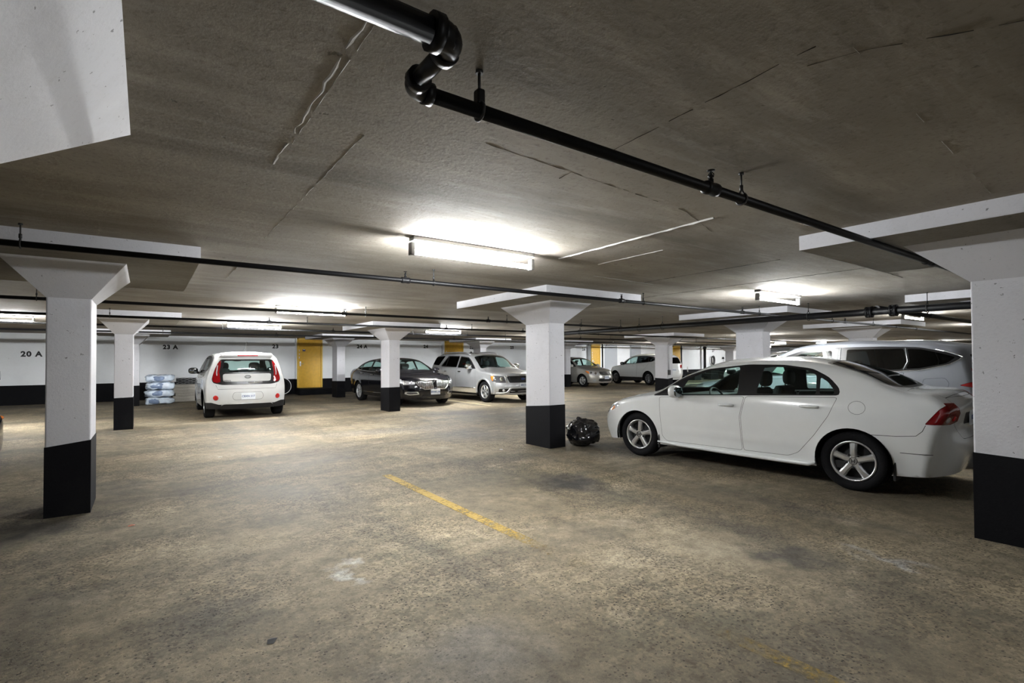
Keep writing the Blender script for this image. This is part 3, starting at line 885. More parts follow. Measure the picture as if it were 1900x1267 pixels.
# ------------------------------------------------------------------ white four-door saloon
def spec_saloon():
    win = rounded([(1.17, .895), (1.56, 1.15), (1.91, 1.272), (2.46, 1.338), (2.88, 1.335), (3.2, 1.292), (3.38, 1.20), (3.495, 1.08), (3.505, 1.005), (2.5, .958)], .05)
    f = []
    add = lambda **k: f.append(k)
    gap = .004
    add(surf='front', poly=rounded([(-.62, .30), (-.55, .42), (.55, .42), (.62, .30), (.5, .22), (-.5, .22)], .03), name='lower_grille', mat=M_PLAST)
    add(surf='front', poly=rounded([(-.42, .56), (-.40, .62), (.40, .62), (.42, .56)], .02), name='grille', mat=M_TRIM)
    for sy in (-1, 1):
        add(surf='front', poly=[(sy * .46, .60), (sy * .50, .69), (sy * .78, .72), (sy * 1.0, .74), (sy * 1.0, .62), (sy * .7, .58)], name='headlight', mat=M_LENS, id=('hl', 0 if sy > 0 else 1), gap=.003)
    add(surf='side', poly=[(.30, .61), (.30, .74), (.52, .755), (.60, .735), (.50, .66)], name='headlight', mat=M_LENS, id='hl', pair=True, gap=.003)
    add(surf='side', poly=[(.395, .635), (.43, .70), (.50, .71), (.505, .675), (.46, .64)], name='indicator', mat=M_AMBER, label='orange side indicator')
    add(surf='top', poly=rounded([(.30, -.55), (.30, .55), (.95, .70), (.99, .35), (.93, 0), (.99, -.35), (.95, -.70)], .04), name='hood', mat=M_WHITE, gap=gap)
    add(surf='top', poly=rounded([(1.05, 0), (1.10, -.45), (1.20, -.70), (1.98, -.575), (1.96, 0), (1.98, .575), (1.20, .70), (1.10, .45)], .06), name='windshield', mat=G_CLEAR)
    add(surf='top', poly=rounded([(3.27, 0), (3.30, -.56), (3.92, -.66), (4.02, -.35), (4.03, 0), (4.02, .35), (3.92, .66), (3.30, .56)], .07), name='rear_window_frame', mat=M_TRIM)
    add(surf='top', poly=rounded([(3.31, 0), (3.34, -.52), (3.90, -.61), (3.97, -.33), (3.98, 0), (3.97, .33), (3.90, .61), (3.34, .52)], .06), name='rear_window', mat=G_MID)
    add(surf='top', poly=rounded([(4.05, -.60), (4.05, .60), (4.50, .62), (4.50, -.62)], .02), name='trunk_lid', mat=M_WHITE, id='trunk', gap=gap)
    add(surf='rear', poly=rounded([(-.62, 1.02), (.62, 1.02), (.56, .76), (.40, .60), (-.40, .60), (-.56, .76)], .03), name='trunk_lid', mat=M_WHITE, id='trunk', gap=gap)
    add(surf='rear', poly=rounded([(-.30, .74), (.30, .74), (.34, .86), (-.34, .86)], .02), name='plate_recess', mat=M_PLAST)
    for sy in (-1, 1):
        add(surf='rear', poly=[(sy * .50, .78), (sy * .50, .86), (sy * .58, .965), (sy * 1.0, .97), (sy * 1.0, .755), (sy * .62, .755)], name='taillight', mat=M_RED, id=('tl', 0 if sy > 0 else 1), gap=.003)
    add(surf='side', poly=rounded([(4.225, .757), (4.33, .905), (4.38, .95), (4.47, .968), (4.60, .97), (4.60, .757)], .015), name='taillight', mat=M_RED, id='tl', pair=True, gap=.003, label='dark red wraparound tail lamp')
    add(surf='side', poly=win, name='window_frame', mat=M_TRIM)
    add(surf='side', poly=rounded([(1.60, .935), (1.70, 1.14), (1.95, 1.252), (2.36, 1.308), (2.40, .968)], .03), name='window', mat=G_CLEAR)
    add(surf='side', poly=rounded([(2.62, .985), (2.66, 1.308), (2.95, 1.305), (3.16, 1.268), (3.25, 1.22), (3.275, 1.005)], .03), name='window', mat=G_CLEAR)
    add(surf='side', poly=rounded([(3.31, 1.01), (3.295, 1.195), (3.37, 1.15), (3.445, 1.06), (3.45, 1.018)], .02), name='window', mat=G_CLEAR)
    add(surf='side', poly=rounded([(1.30, .885), (1.318, .6), (1.335, .34), (1.40, .278), (2.462, .285), (2.44, .70), (2.49, .948)], .03), name='door', mat=M_WHITE, gap=gap, key='door1')
    add(surf='side', poly=rounded([(2.504, .95), (2.452, .7), (2.474, .287), (2.99, .292), (3.10, .345), (3.27, .56), (3.41, .78), (3.49, .985)], .03), name='door', mat=M_WHITE, gap=gap, key='door2')
    add(surf='side', poly=disc(3.67, .885, .078, 20, .07), name='fuel_flap', mat=M_WHITE, gap=.003)
    add(surf='side', poly=strip([(3.80, .618), (4.0, .622), (4.16, .64), (4.21, .69), (4.235, .75)], .005), name=None, mat=None)
    add(surf='side', poly=strip([(4.03, .46), (4.28, .462), (4.33, .47)], .006), name=None, mat=None)
    def extra(c, root):
        for sg in (-1, 1):
            for x, z in ((2.27, .83), (3.22, .87)): door_handle(c, root, None, x, z, sg, M_WHITE)
            mirror(c, root, 1.60, .925, sg, M_WHITE, (.065, .115, .085), .10)
            b = MB()
            pts = [c.side(x, z, sg, .012)[0] for x, z in ((1.27, .262), (1.6, .245), (2.2, .236), (2.9, .232), (3.20, .232), (3.27, .25))]
            b.tube(pts, [.012, .022, .024, .025, .024, .008], 10); b.build('side_skirt', M_WHITE, root)
            # mud flaps behind each wheel
            for xm, zt in ((1.285, .40), (3.985, .36)):
                b = MB(); y = float(c.W0(np.array([xm]), np.array([.35]))[0]) * sg
                b.box((xm - .012, min(y, y - sg * .2), .17), (xm + .012, max(y, y - sg * .2), zt), bev=.005); b.build('mud_flap', M_PLAST, root)
            for r_, a, z, m in ((.034, .70, .80, M_LENS), (.03, .60, .81, M_RED2)):
                lamp_pod(c, 'rear', sg * a, z, r_, m, 'reversing_lamp', root)
        surf_tube(c, 'top', [(1.0, -.2), (1.12, .2), (1.20, .52)], .008, M_TRIM, 'wiper', root, .012)
        surf_tube(c, 'top', [(1.0, .1), (1.08, -.15), (1.16, -.5)], .008, M_TRIM, 'wiper', root, .012)
        b = MB(); b.ball(c.on('rear', 0, .92, .008)[0], (.012, .05, .04), 14, 8, .8); b.build('badge', M_CHROME, root)
        plate(c, root, 'rear', 0, .80, 'BKLT 482', M_PTXT)
        b = MB(); b.ball((.02, -.05, 0), (.01, .01, .01)); 
        for sg in (-1, 1):
            pass
    return dict(L=4.49, W=1.752, sill=.22, belt=.93, res=.055, paint=M_WHITE,
        prof=[(.10, .19, .36, .20), (.0, .44, .29, .42), (.05, .60, .34, .60), (.16, .71, .46, .715), (.62, .865, .80, .842), (1.04, .965, 1.20, .915),
              (1.50, 1.20, 1.60, 1.155), (1.99, 1.385, 2.05, 1.328), (2.58, 1.432, 2.60, 1.388), (3.18, 1.405, 3.20, 1.362), (3.62, 1.272, 3.64, 1.252), (4.03, 1.092, 4.02, 1.068),
              (4.40, 1.045, 4.33, .992), (4.475, .95, 4.40, .90), (4.45, .72, 4.33, .72), (4.50, .52, 4.29, .52), (4.40, .24, 4.24, .235)],
        i_hood=4, i_tail=12, power=2.8, r_low=.055, r_roof=.05,
        sec=[(.15, .945), (.24, .955), (.36, .972), (.55, .992), (.70, 1.0), (.82, .992), (.92, .972), (1.0, .93), (1.12, .862), (1.25, .785), (1.36, .715), (1.5, .66)],
        plan=[(0, .78), (.3, .905), (.6, .962), (1.1, .99), (1.8, 1.0), (2.8, 1.0), (3.5, .99), (4.0, .962), (4.3, .925), (4.55, .86)],
        crease=[(.435, .008, 1.36, 3.25)],
        flare=[(.92, .316, .345, .05, .010), (3.62, .316, .345, .05, .012)],
        wheels=(.92, 3.62), hub=.316, arch=.352, feats=f, extra=extra, cabin=(1.30, 1.85, 2.78), zmir=1.23, mirror_dx=.62, tuck=.016,
        wheelset=wheel_meshes('saloon', .316, .215, .205, 'wide', 5, (.72, .73, .74), True), wrot=(.06, .0))
# ------------------------------------------------------------------ white boxy hatchback (seen from behind)
def spec_hatch():
    f = []; add = lambda **k: f.append(k); gap = .004
    add(surf='front', poly=rounded([(-.5, .34), (-.45, .5), (.45, .5), (.5, .34)], .03), name='lower_grille', mat=M_PLAST)
    for sy in (-1, 1):
        add(surf='front', poly=[(sy * .55, .74), (sy * .6, .84), (sy * 1.0, .86), (sy * 1.0, .72)], name='headlight', mat=M_LENS, id=('hl', 0 if sy > 0 else 1))
    add(surf='side', poly=[(.2, .70), (.2, .845), (.55, .86), (.62, .80), (.5, .70)], name='headlight', mat=M_LENS, id='hl', pair=True)
    add(surf='top', poly=rounded([(.20, -.6), (.20, .6), (.98, .72), (1.03, 0), (.98, -.72)], .04), name='hood', mat=M_WHITE2, gap=gap)
    add(surf='top', poly=rounded([(1.10, 0), (1.16, .70), (1.82, .60), (1.80, 0), (1.82, -.60), (1.16, -.70)], .06), name='windshield', mat=G_CLEAR)
    # tail: black surround, glass, white floating panel, tall lamps
    add(surf='rear', poly=rounded([(-.565, 1.405), (.565, 1.405), (.67, 1.20), (.725, 1.02), (.745, .92), (.71, .845), (.54, .80), (-.54, .80), (-.71, .845), (-.745, .92), (-.725, 1.02), (-.67, 1.20)], .05), name='tailgate_surround', mat=M_TRIM, lined=True)
    add(surf='rear', poly=rounded([(-.49, 1.375), (.49, 1.375), (.545, 1.10), (-.545, 1.10)], .04), name='rear_window', mat=G_CLEAR)
    add(surf='rear', poly=rounded([(-.525, 1.062), (.525, 1.062), (.515, .872), (-.515, .872)], .05), name='tailgate_panel', mat=M_WHITE2, gap=.003)
    for sy in (-1, 1):
        add(surf='rear', poly=[(sy * .545, 1.395), (sy * .62, 1.31), (sy * .705, 1.08), (sy * .735, .95), (sy * .715, .88), (sy * .64, .845), (sy * .565, .87), (sy * .575, 1.0), (sy * .59, 1.1), (sy * .56, 1.24)], name='taillight', mat=M_RED, gap=.003, key='tl%d' % sy)
        add(surf='rear', poly=rounded([(sy * .612, 1.27), (sy * .63, 1.26), (sy * .655, 1.09), (sy * .645, 1.02), (sy * .63, 1.02), (sy * .632, 1.10)], .01), name='reversing_lamp', mat=M_LENS, label='clear reversing lamp strip')
    add(surf='rear', poly=strip([(-.66, .80), (-.62, .70), (.62, .70), (.66, .80)], .006), name=None, mat=None)
    add(surf='rear', poly=rounded([(-.30, .625), (.30, .625), (.34, .52), (.30, .44), (-.30, .44), (-.34, .52)], .04), name='plate_recess', mat=M_WHITE2, gap=.006)
    add(surf='rear', poly=[(-1.1, .39), (-.75, .39), (-.6, .34), (.6, .34), (.75, .39), (1.1, .39), (1.1, .1), (-1.1, .1)], name='bumper_cladding', mat=M_PLAST)
    add(surf='side', poly=[(3.6, .39), (4.3, .39), (4.3, .1), (3.6, .1)], name='bumper_cladding', mat=M_PLAST)
    add(surf='side', poly=rounded([(1.20, 1.02), (1.62, 1.32), (1.95, 1.455), (2.6, 1.50), (3.3, 1.485), (3.62, 1.40), (3.70, 1.22), (3.62, 1.14), (2.5, 1.06)], .04), name='window_frame', mat=M_TRIM)
    add(surf='side', poly=rounded([(1.62, 1.07), (1.72, 1.31), (2.0, 1.42), (2.42, 1.46), (2.42, 1.09)], .03), name='window', mat=G_CLEAR)
    add(surf='side', poly=rounded([(2.56, 1.10), (2.56, 1.465), (3.15, 1.455), (3.25, 1.15)], .03), name='window', mat=G_MID)
    add(surf='side', poly=rounded([(1.27, 1.0), (1.29, .32), (2.46, .32), (2.48, 1.03)], .04), name='door', mat=M_WHITE2, gap=gap)
    add(surf='side', poly=rounded([(2.50, 1.03), (2.48, .32), (2.95, .34), (3.15, .7), (3.32, 1.10)], .04), name='door', mat=M_WHITE2, gap=gap)
    def extra(c, root):
        for sg in (-1, 1):
            mirror(c, root, 1.42, 1.06, sg, M_TRIM, (.07, .115, .085), .13)
            for x, z in ((2.30, .95), (3.02, 1.0)): door_handle(c, root, None, x, z, sg, M_WHITE2)
            p, n = c.on('rear', sg * .665, .50, 0)
            lamp_pod(c, 'rear', sg * .665, .50, .062, M_RED2, 'reflector', root, .016)
        # roof spoiler with brake light, aerial, wiper, badge, bumper skid
        b = MB(); b.add([(3.80, -.56, 1.555), (3.80, .56, 1.555), (4.05, .55, 1.51), (4.05, -.55, 1.51), (3.80, -.56, 1.50), (3.80, .56, 1.50), (4.04, .55, 1.47), (4.04, -.55, 1.47)],
              [(0, 1, 2, 3), (7, 6, 5, 4), (0, 4, 5, 1), (1, 5, 6, 2), (2, 6, 7, 3), (3, 7, 4, 0)])
        sp = b.build('spoiler', M_WHITE2, root)
        b = MB(); b.box((4.046, -.22, 1.478), (4.056, .22, 1.503)); b.build('brake_light', M_RED2, sp)
        b = MB(); b.tube([(3.60, -.03, 1.57), (3.66, -.03, 1.585)], .022, 8); b.tube([(3.63, -.03, 1.585), (3.80, .01, 1.83)], [.008, .004], 6); b.build('aerial', M_TRIM, root)
        e = MB(); q, n = c.on('rear', 0, .985, .006)
        e.tube([q + Vector((0.004, .062 * math.cos(a), .032 * math.sin(a))) for a in np.linspace(0, 2 * PI, 25)[:-1]], .007, 6, closed=True)
        for k, yy in enumerate((-.030, 0.0, .030)):
            e.tube([q + Vector((.004, yy - .006, -.016)), q + Vector((.004, yy, .016)), q + Vector((.004, yy + .006, -.016))] if k == 2 else [q + Vector((.004, yy, -.016)), q + Vector((.004, yy, .016))], .0028, 5)
        e.build('badge', M_TRIM, root)
        t = text_mesh('model_lettering', 'SOUL', .055, M_TRIM, .002, .001, 1.1)
        p, n = c.on('rear', -.42, .895, .008)
        t.transform(Matrix.Translation(p) @ Matrix(((0, 0, 1, 0), (1, 0, 0, 0), (0, 1, 0, 0), (0, 0, 0, 1)))); link('model_lettering', t, root)
        surf_tube(c, 'rear', [(-.55, .322), (-.5, .352), (0, .355), (.5, .352), (.55, .322)], .010, M_SATIN, 'skid_trim', root, .01)
        surf_tube(c, 'rear', [(0, .84), (.32, .845)], .013, M_CHROME, 'tailgate_handle', root, .01)
        surf_tube(c, 'rear', [(0, 1.10), (.1, 1.115), (.34, 1.13)], .010, M_TRIM, 'wiper', root, .02)
        plate(c, root, 'rear', .0, .525, 'CBXN 317', M_PTXT)
    return dict(L=4.14, W=1.80, sill=.24, belt=1.03, res=.06, paint=M_WHITE2,
        prof=[(.12, .22, .40, .24), (.0, .48, .32, .45), (.03, .70, .36, .69), (.14, .86, .46, .85), (.75, 1.0, .82, .965), (1.06, 1.085, 1.14, 1.03), (1.48, 1.37, 1.55, 1.31),
              (1.84, 1.545, 1.90, 1.475), (2.5, 1.60, 2.5, 1.535), (3.2, 1.595, 3.2, 1.53), (3.75, 1.565, 3.70, 1.49), (3.93, 1.50, 3.83, 1.43), (4.00, 1.36, 3.87, 1.30), (4.05, 1.08, 3.90, 1.05), (4.06, .82, 3.91, .82), (4.14, .62, 3.94, .62), (4.12, .40, 3.92, .40), (4.02, .22, 3.88, .24)],
        i_hood=4, i_tail=10, power=3.0, r_low=.07, r_roof=.06,
        sec=[(.2, .96), (.4, .985), (.65, 1.0), (.88, .985), (1.03, .945), (1.2, .885), (1.4, .80), (1.55, .74)],
        plan=[(0, .80), (.3, .91), (.7, .97), (1.3, 1.0), (2.5, 1.0), (3.3, .99), (3.8, .965), (4.2, .92)],
        flare=[(.85, .33, .36, .06, .012), (3.42, .33, .36, .06, .012)],
        wheels=(.85, 3.42), hub=.33, arch=.37, feats=f, extra=extra, cabin=(1.35, 1.75, 2.60), zmir=1.40, zseat=.58,
        wheelset=wheel_meshes('hatch', .33, .225, .215, 'thin', 10, (.45, .46, .48)))

# ------------------------------------------------------------------ saloons seen from the front
def spec_sedan_front(kind):
    black = kind == 'black'
    body = M_BLACK if black else M_GREIGE
    L, Wd = (4.82, 1.834) if black else (4.53, 1.70)
    f = []; add = lambda **k: f.append(k); gap = .004
    glassy = G_CLEAR
    if black:
        for sy in (-1, 1):
            add(surf='front', poly=rounded([(sy * .035, .515), (sy * .05, .755), (sy * .50, .735), (sy * .56, .70), (sy * .42, .555), (sy * .33, .505)], .03), name='grille', mat=M_PLAST, key='gr%d' % sy)
            add(surf='front', poly=[(sy * .57, .655), (sy * .55, .715), (sy * .70, .75), (sy * .95, .785), (sy * .97, .69), (sy * .8, .635)], name='headlight', mat=M_LENS, id=('hl', 0 if sy > 0 else 1), gap=.003)
            add(surf='front', poly=rounded([(sy * .46, .36), (sy * .50, .44), (sy * .78, .44), (sy * .80, .38), (sy * .70, .34)], .02), name='fog_lamp_surround', mat=M_SATIN)
            add(surf='front', poly=rounded([(sy * .50, .375), (sy * .53, .425), (sy * .74, .425), (sy * .76, .39), (sy * .68, .36)], .02), name='fog_lamp', mat=M_DGREY)
        add(surf='front', poly=rounded([(-.40, .30), (-.36, .37), (.36, .37), (.40, .30)], .02), name='lower_grille', mat=M_PLAST)
        add(surf='side', poly=[(.25, .66), (.25, .80), (.62, .80), (.76, .775), (.62, .69)], name='headlight', mat=M_LENS, id='hl', pair=True, gap=.003)
        add(surf='top', poly=rounded([(.16, -.62), (.12, 0), (.16, .62), (1.22, .76), (1.27, 0), (1.22, -.76)], .05), name='hood', mat=body, gap=gap)
        ws = [(1.36, 0), (1.45, .74), (2.14, .60), (2.12, 0), (2.14, -.60), (1.45, -.74)]
        win = [(1.52, .985), (1.95, 1.20), (2.3, 1.318), (2.75, 1.352), (3.2, 1.330), (3.62, 1.245), (3.98, 1.075), (3.96, 1.045), (2.7, 1.0)]
        g1 = [(1.86, 1.01), (2.0, 1.195), (2.3, 1.295), (2.68, 1.325), (2.70, 1.02)]
        g2 = [(2.82, 1.025), (2.82, 1.325), (3.18, 1.305), (3.50, 1.23), (3.56, 1.045)]
        g3 = [(3.62, 1.05), (3.60, 1.215), (3.86, 1.09), (3.87, 1.06)]
        d1 = [(1.48, .95), (1.42, .6), (1.44, .32), (2.70, .30), (2.72, .99)]
        d2 = [(2.74, .99), (2.72, .30), (3.15, .31), (3.38, .62), (3.55, .80), (3.62, 1.03)]
        rw = [(3.30, 0), (3.32, .56), (4.12, .70), (4.18, 0), (4.12, -.70), (3.32, -.56)]
        prof = [(.10, .20, .44, .22), (.0, .42, .38, .42), (.015, .62, .42, .62), (.10, .785, .52, .785), (.8, .945, .95, .91), (1.32, 1.035, 1.42, .98), (1.75, 1.235, 1.85, 1.18), (2.16, 1.395, 2.22, 1.335), (2.7, 1.445, 2.7, 1.385),
                (3.25, 1.42, 3.25, 1.36), (3.75, 1.285, 3.78, 1.25), (4.2, 1.125, 4.2, 1.08), (4.65, 1.085, 4.58, 1.03), (4.78, .99, 4.66, .93), (4.76, .75, 4.62, .75), (4.82, .55, 4.6, .55), (4.72, .25, 4.54, .26)]
        wheels, hub, belt, zs = (.97, 3.70), .333, 1.0, .0
        taily = .80
    else:
        for sy in (-1, 1):
            add(surf='front', poly=rounded([(sy * .40, .60), (sy * .42, .70), (sy * .70, .775), (sy * .9, .80), (sy * .95, .66), (sy * .75, .58), (sy * .52, .56)], .03), name='headlight', mat=M_LENS, id=('hl', 0 if sy > 0 else 1), gap=.003)
            add(surf='front', poly=disc(sy * .60, .33, .06), name='fog_lamp', mat=M_LENS)
        add(surf='front', poly=rounded([(-.36, .62), (-.38, .745), (.38, .745), (.36, .62), (.25, .585), (-.25, .585)], .03), name='grille', mat=M_PLAST)
        add(surf='front', poly=rounded([(-.45, .32), (-.42, .42), (.42, .42), (.45, .32), (.3, .28), (-.3, .28)], .03), name='lower_grille', mat=M_PLAST)
        add(surf='side', poly=[(.2, .62), (.2, .80), (.60, .815), (.68, .79), (.5, .68)], name='headlight', mat=M_LENS, id='hl', pair=True, gap=.003)
        add(surf='side', poly=[(.40, .655), (.43, .77), (.60, .795), (.64, .775), (.5, .68)], name='indicator', mat=M_AMBER, label='orange indicator lamp')
        add(surf='top', poly=rounded([(.14, -.50), (.10, 0), (.14, .50), (1.02, .68), (1.07, 0), (1.02, -.68)], .05), name='hood', mat=body, gap=gap)
        ws = [(1.14, 0), (1.24, .68), (1.93, .56), (1.90, 0), (1.93, -.56), (1.24, -.68)]
        win = [(1.30, .985), (1.68, 1.22), (2.05, 1.365), (2.5, 1.405), (3.0, 1.385), (3.4, 1.27), (3.72, 1.08), (3.70, 1.04), (2.5, 1.0)]
        g1 = [(1.62, 1.01), (1.76, 1.215), (2.08, 1.335), (2.42, 1.37), (2.44, 1.02)]
        g2 = [(2.56, 1.025), (2.56, 1.37), (2.98, 1.355), (3.26, 1.275), (3.34, 1.045)]
        g3 = [(3.40, 1.05), (3.38, 1.24), (3.60, 1.10), (3.61, 1.06)]
        d1 = [(1.28, .95), (1.25, .6), (1.27, .30), (2.45, .28), (2.47, .99)]
        d2 = [(2.49, .99), (2.47, .28), (2.95, .29), (3.15, .60), (3.32, .80), (3.38, 1.03)]
        rw = [(3.10, 0), (3.12, .52), (3.82, .62), (3.88, 0), (3.82, -.62), (3.12, -.52)]
        prof = [(.08, .20, .36, .22), (.0, .42, .32, .42), (.03, .60, .36, .60), (.12, .765, .46, .765), (.6, .92, .78, .885), (1.10, 1.02, 1.22, .97), (1.52, 1.25, 1.62, 1.20), (1.94, 1.425, 2.02, 1.37), (2.45, 1.485, 2.45, 1.43),
                (3.05, 1.455, 3.05, 1.40), (3.5, 1.30, 3.52, 1.265), (3.92, 1.12, 3.92, 1.08), (4.35, 1.08, 4.3, 1.03), (4.48, .98, 4.38, .93), (4.46, .75, 4.34, .75), (4.53, .55, 4.32, .55), (4.43, .25, 4.26, .26)]
        wheels, hub, belt = (.87, 3.47), .31, .99
    add(surf='top', poly=rounded(ws, .06), name='windshield', mat=glassy)
    add(surf='top', poly=rounded(rw, .06), name='rear_window', mat=G_MID)
    add(surf='side', poly=rounded(win, .05), name='window_frame', mat=M_TRIM)
    for g in (g1, g2, g3): add(surf='side', poly=rounded(g, .03), name='window', mat=glassy)
    for g in (d1, d2): add(surf='side', poly=rounded(g, .03), name='door', mat=body, gap=gap)
    for sy in (-1, 1): add(surf='rear', poly=[(sy * .45, .80), (sy * .5, .92), (sy * 1.0, .94), (sy * 1.0, .76)], name='taillight', mat=M_RED)
    def extra(c, root):
        hd = M_CHROME if black else body
        for sg in (-1, 1):
            for x, z in (((2.50, .90), (3.38, .93)) if black else ((2.26, .90), (3.18, .92))): door_handle(c, root, None, x, z, sg, hd)
            mirror(c, root, 1.72 if black else 1.52, .985, sg, body, (.07, .12, .08), .12)
            if black:
                surf_tube(c, 'side+' if sg > 0 else 'side-', [(x, z) for x, z in ((1.60, .985), (2.2, .992), (2.9, 1.005), (3.5, 1.03), (3.97, 1.06))], .009, M_CHROME, 'belt_moulding', root, .003)
                surf_tube(c, 'side+' if sg > 0 else 'side-', [(1.45, .36), (2.2, .345), (3.2, .345)], .010, M_CHROME, 'sill_moulding', root, .004)
                for k in range(11):
                    y = .075 + k * .043
                    top = .748 - max(0, (k - 8)) * .02; botz = .520 if y < .34 else .52 + (y - .34) * .85
                    if top - botz < .03: continue
                    surf_tube(c, 'front', [(sg * y, botz), (sg * (y + .012), (botz + top) / 2), (sg * (y + .02), top)], .0075, M_CHROME, 'grille_bar', root, .010, 6)
                surf_tube(c, 'front', [(sg * .05, .758), (sg * .30, .752), (sg * .50, .737), (sg * .56, .702), (sg * .42, .555), (sg * .33, .503), (sg * .05, .512)], .009, M_CHROME, 'grille_surround', root, .008)
            for a, z, r in (((.66, .70, .045), (.78, .715, .04)) if black else ((.55, .67, .06), (.70, .70, .05))):
                lamp_pod(c, 'front', sg * a, z, r, M_BULB, 'lamp_bowl', root, .012)
        if black:
            b = MB(); p, n = c.on('front', 0, .70, .02)
            b.tube([p + Vector((0, .026 * math.cos(a), .042 * math.sin(a))) for a in np.linspace(0, 2 * PI, 4, endpoint=False)], .005, 6, closed=True)
            b.tube([p + Vector((0, 0, -.042)), p + Vector((0, 0, .042))], .004, 6); b.tube([p + Vector((0, -.026, 0)), p + Vector((0, .026, 0))], .004, 6)
            b.build('badge', M_CHROME, root)
            b = MB(); p, n = c.on('front', 0, .62, .004); b.box((p.x - .012, -.03, .52), (p.x + .01, .03, .75), bev=.006); b.build('grille_centre', M_BLACK, root)
            plate(c, root, 'front', .0, .43, 'BNWK 396', M_PTXT)
        else:
            for z in (.625, .665, .705): surf_tube(c, 'front', [(-.34, z), (0, z + .004), (.34, z)], .008, M_CHROME, 'grille_bar', root, .006)
            surf_tube(c, 'front', [(-.37, .742), (0, .752), (.37, .742)], .014, M_CHROME, 'grille_surround', root, .006)
            plate(c, root, 'front', .0, .47, 'AZHP 853', M_PTXT)
            b = MB(); p = c.top([c.find('top', 3.0, 0)[0]], [0])[0]; b.tube([p, p + np.array([.12, 0, .22])], [.006, .003], 6); b.build('aerial', M_TRIM, root)
        surf_tube(c, 'top', [(ws[0][0] - .04, -.15), (ws[0][0] + .03, .2), (ws[0][0] + .10, .55)], .008, M_TRIM, 'wiper', root, .012)
    return dict(L=L, W=Wd, sill=.23, belt=belt, res=.065, paint=body, prof=prof, i_hood=4, i_tail=12, power=2.9, r_low=.06, r_roof=.05,
        sec=[(.15, .93), (.3, .965), (.55, .995), (.72, 1.0), (.88, .985), (.98, .95), (1.1, .885), (1.25, .80), (1.4, .72), (1.5, .67)],
        plan=[(0, .80), (.3, .905), (.7, .965), (1.2, .99), (2.0, 1.0), (3.0, 1.0), (3.7, .985), (4.2, .955), (L + .05, .87)],
        crease=[(.40, .008, 1.4, 3.2)], flare=[(wheels[0], hub, hub + .03, .05, .010), (wheels[1], hub, hub + .03, .05, .010)],
        wheels=wheels, hub=hub, arch=hub + .037, feats=f, extra=extra, cabin=(wheels[0] + .50, wheels[0] + 1.05, wheels[0] + 1.95), zmir=1.27,
        wheelset=wheel_meshes('black_sedan' if black else 'compact', hub, .225 if black else .20, .21, 'thin' if black else 'thin', 9 if black else 5, (.75, .76, .78)))
def spec_black(): return spec_sedan_front('black')
def spec_compact(): return spec_sedan_front('compact')

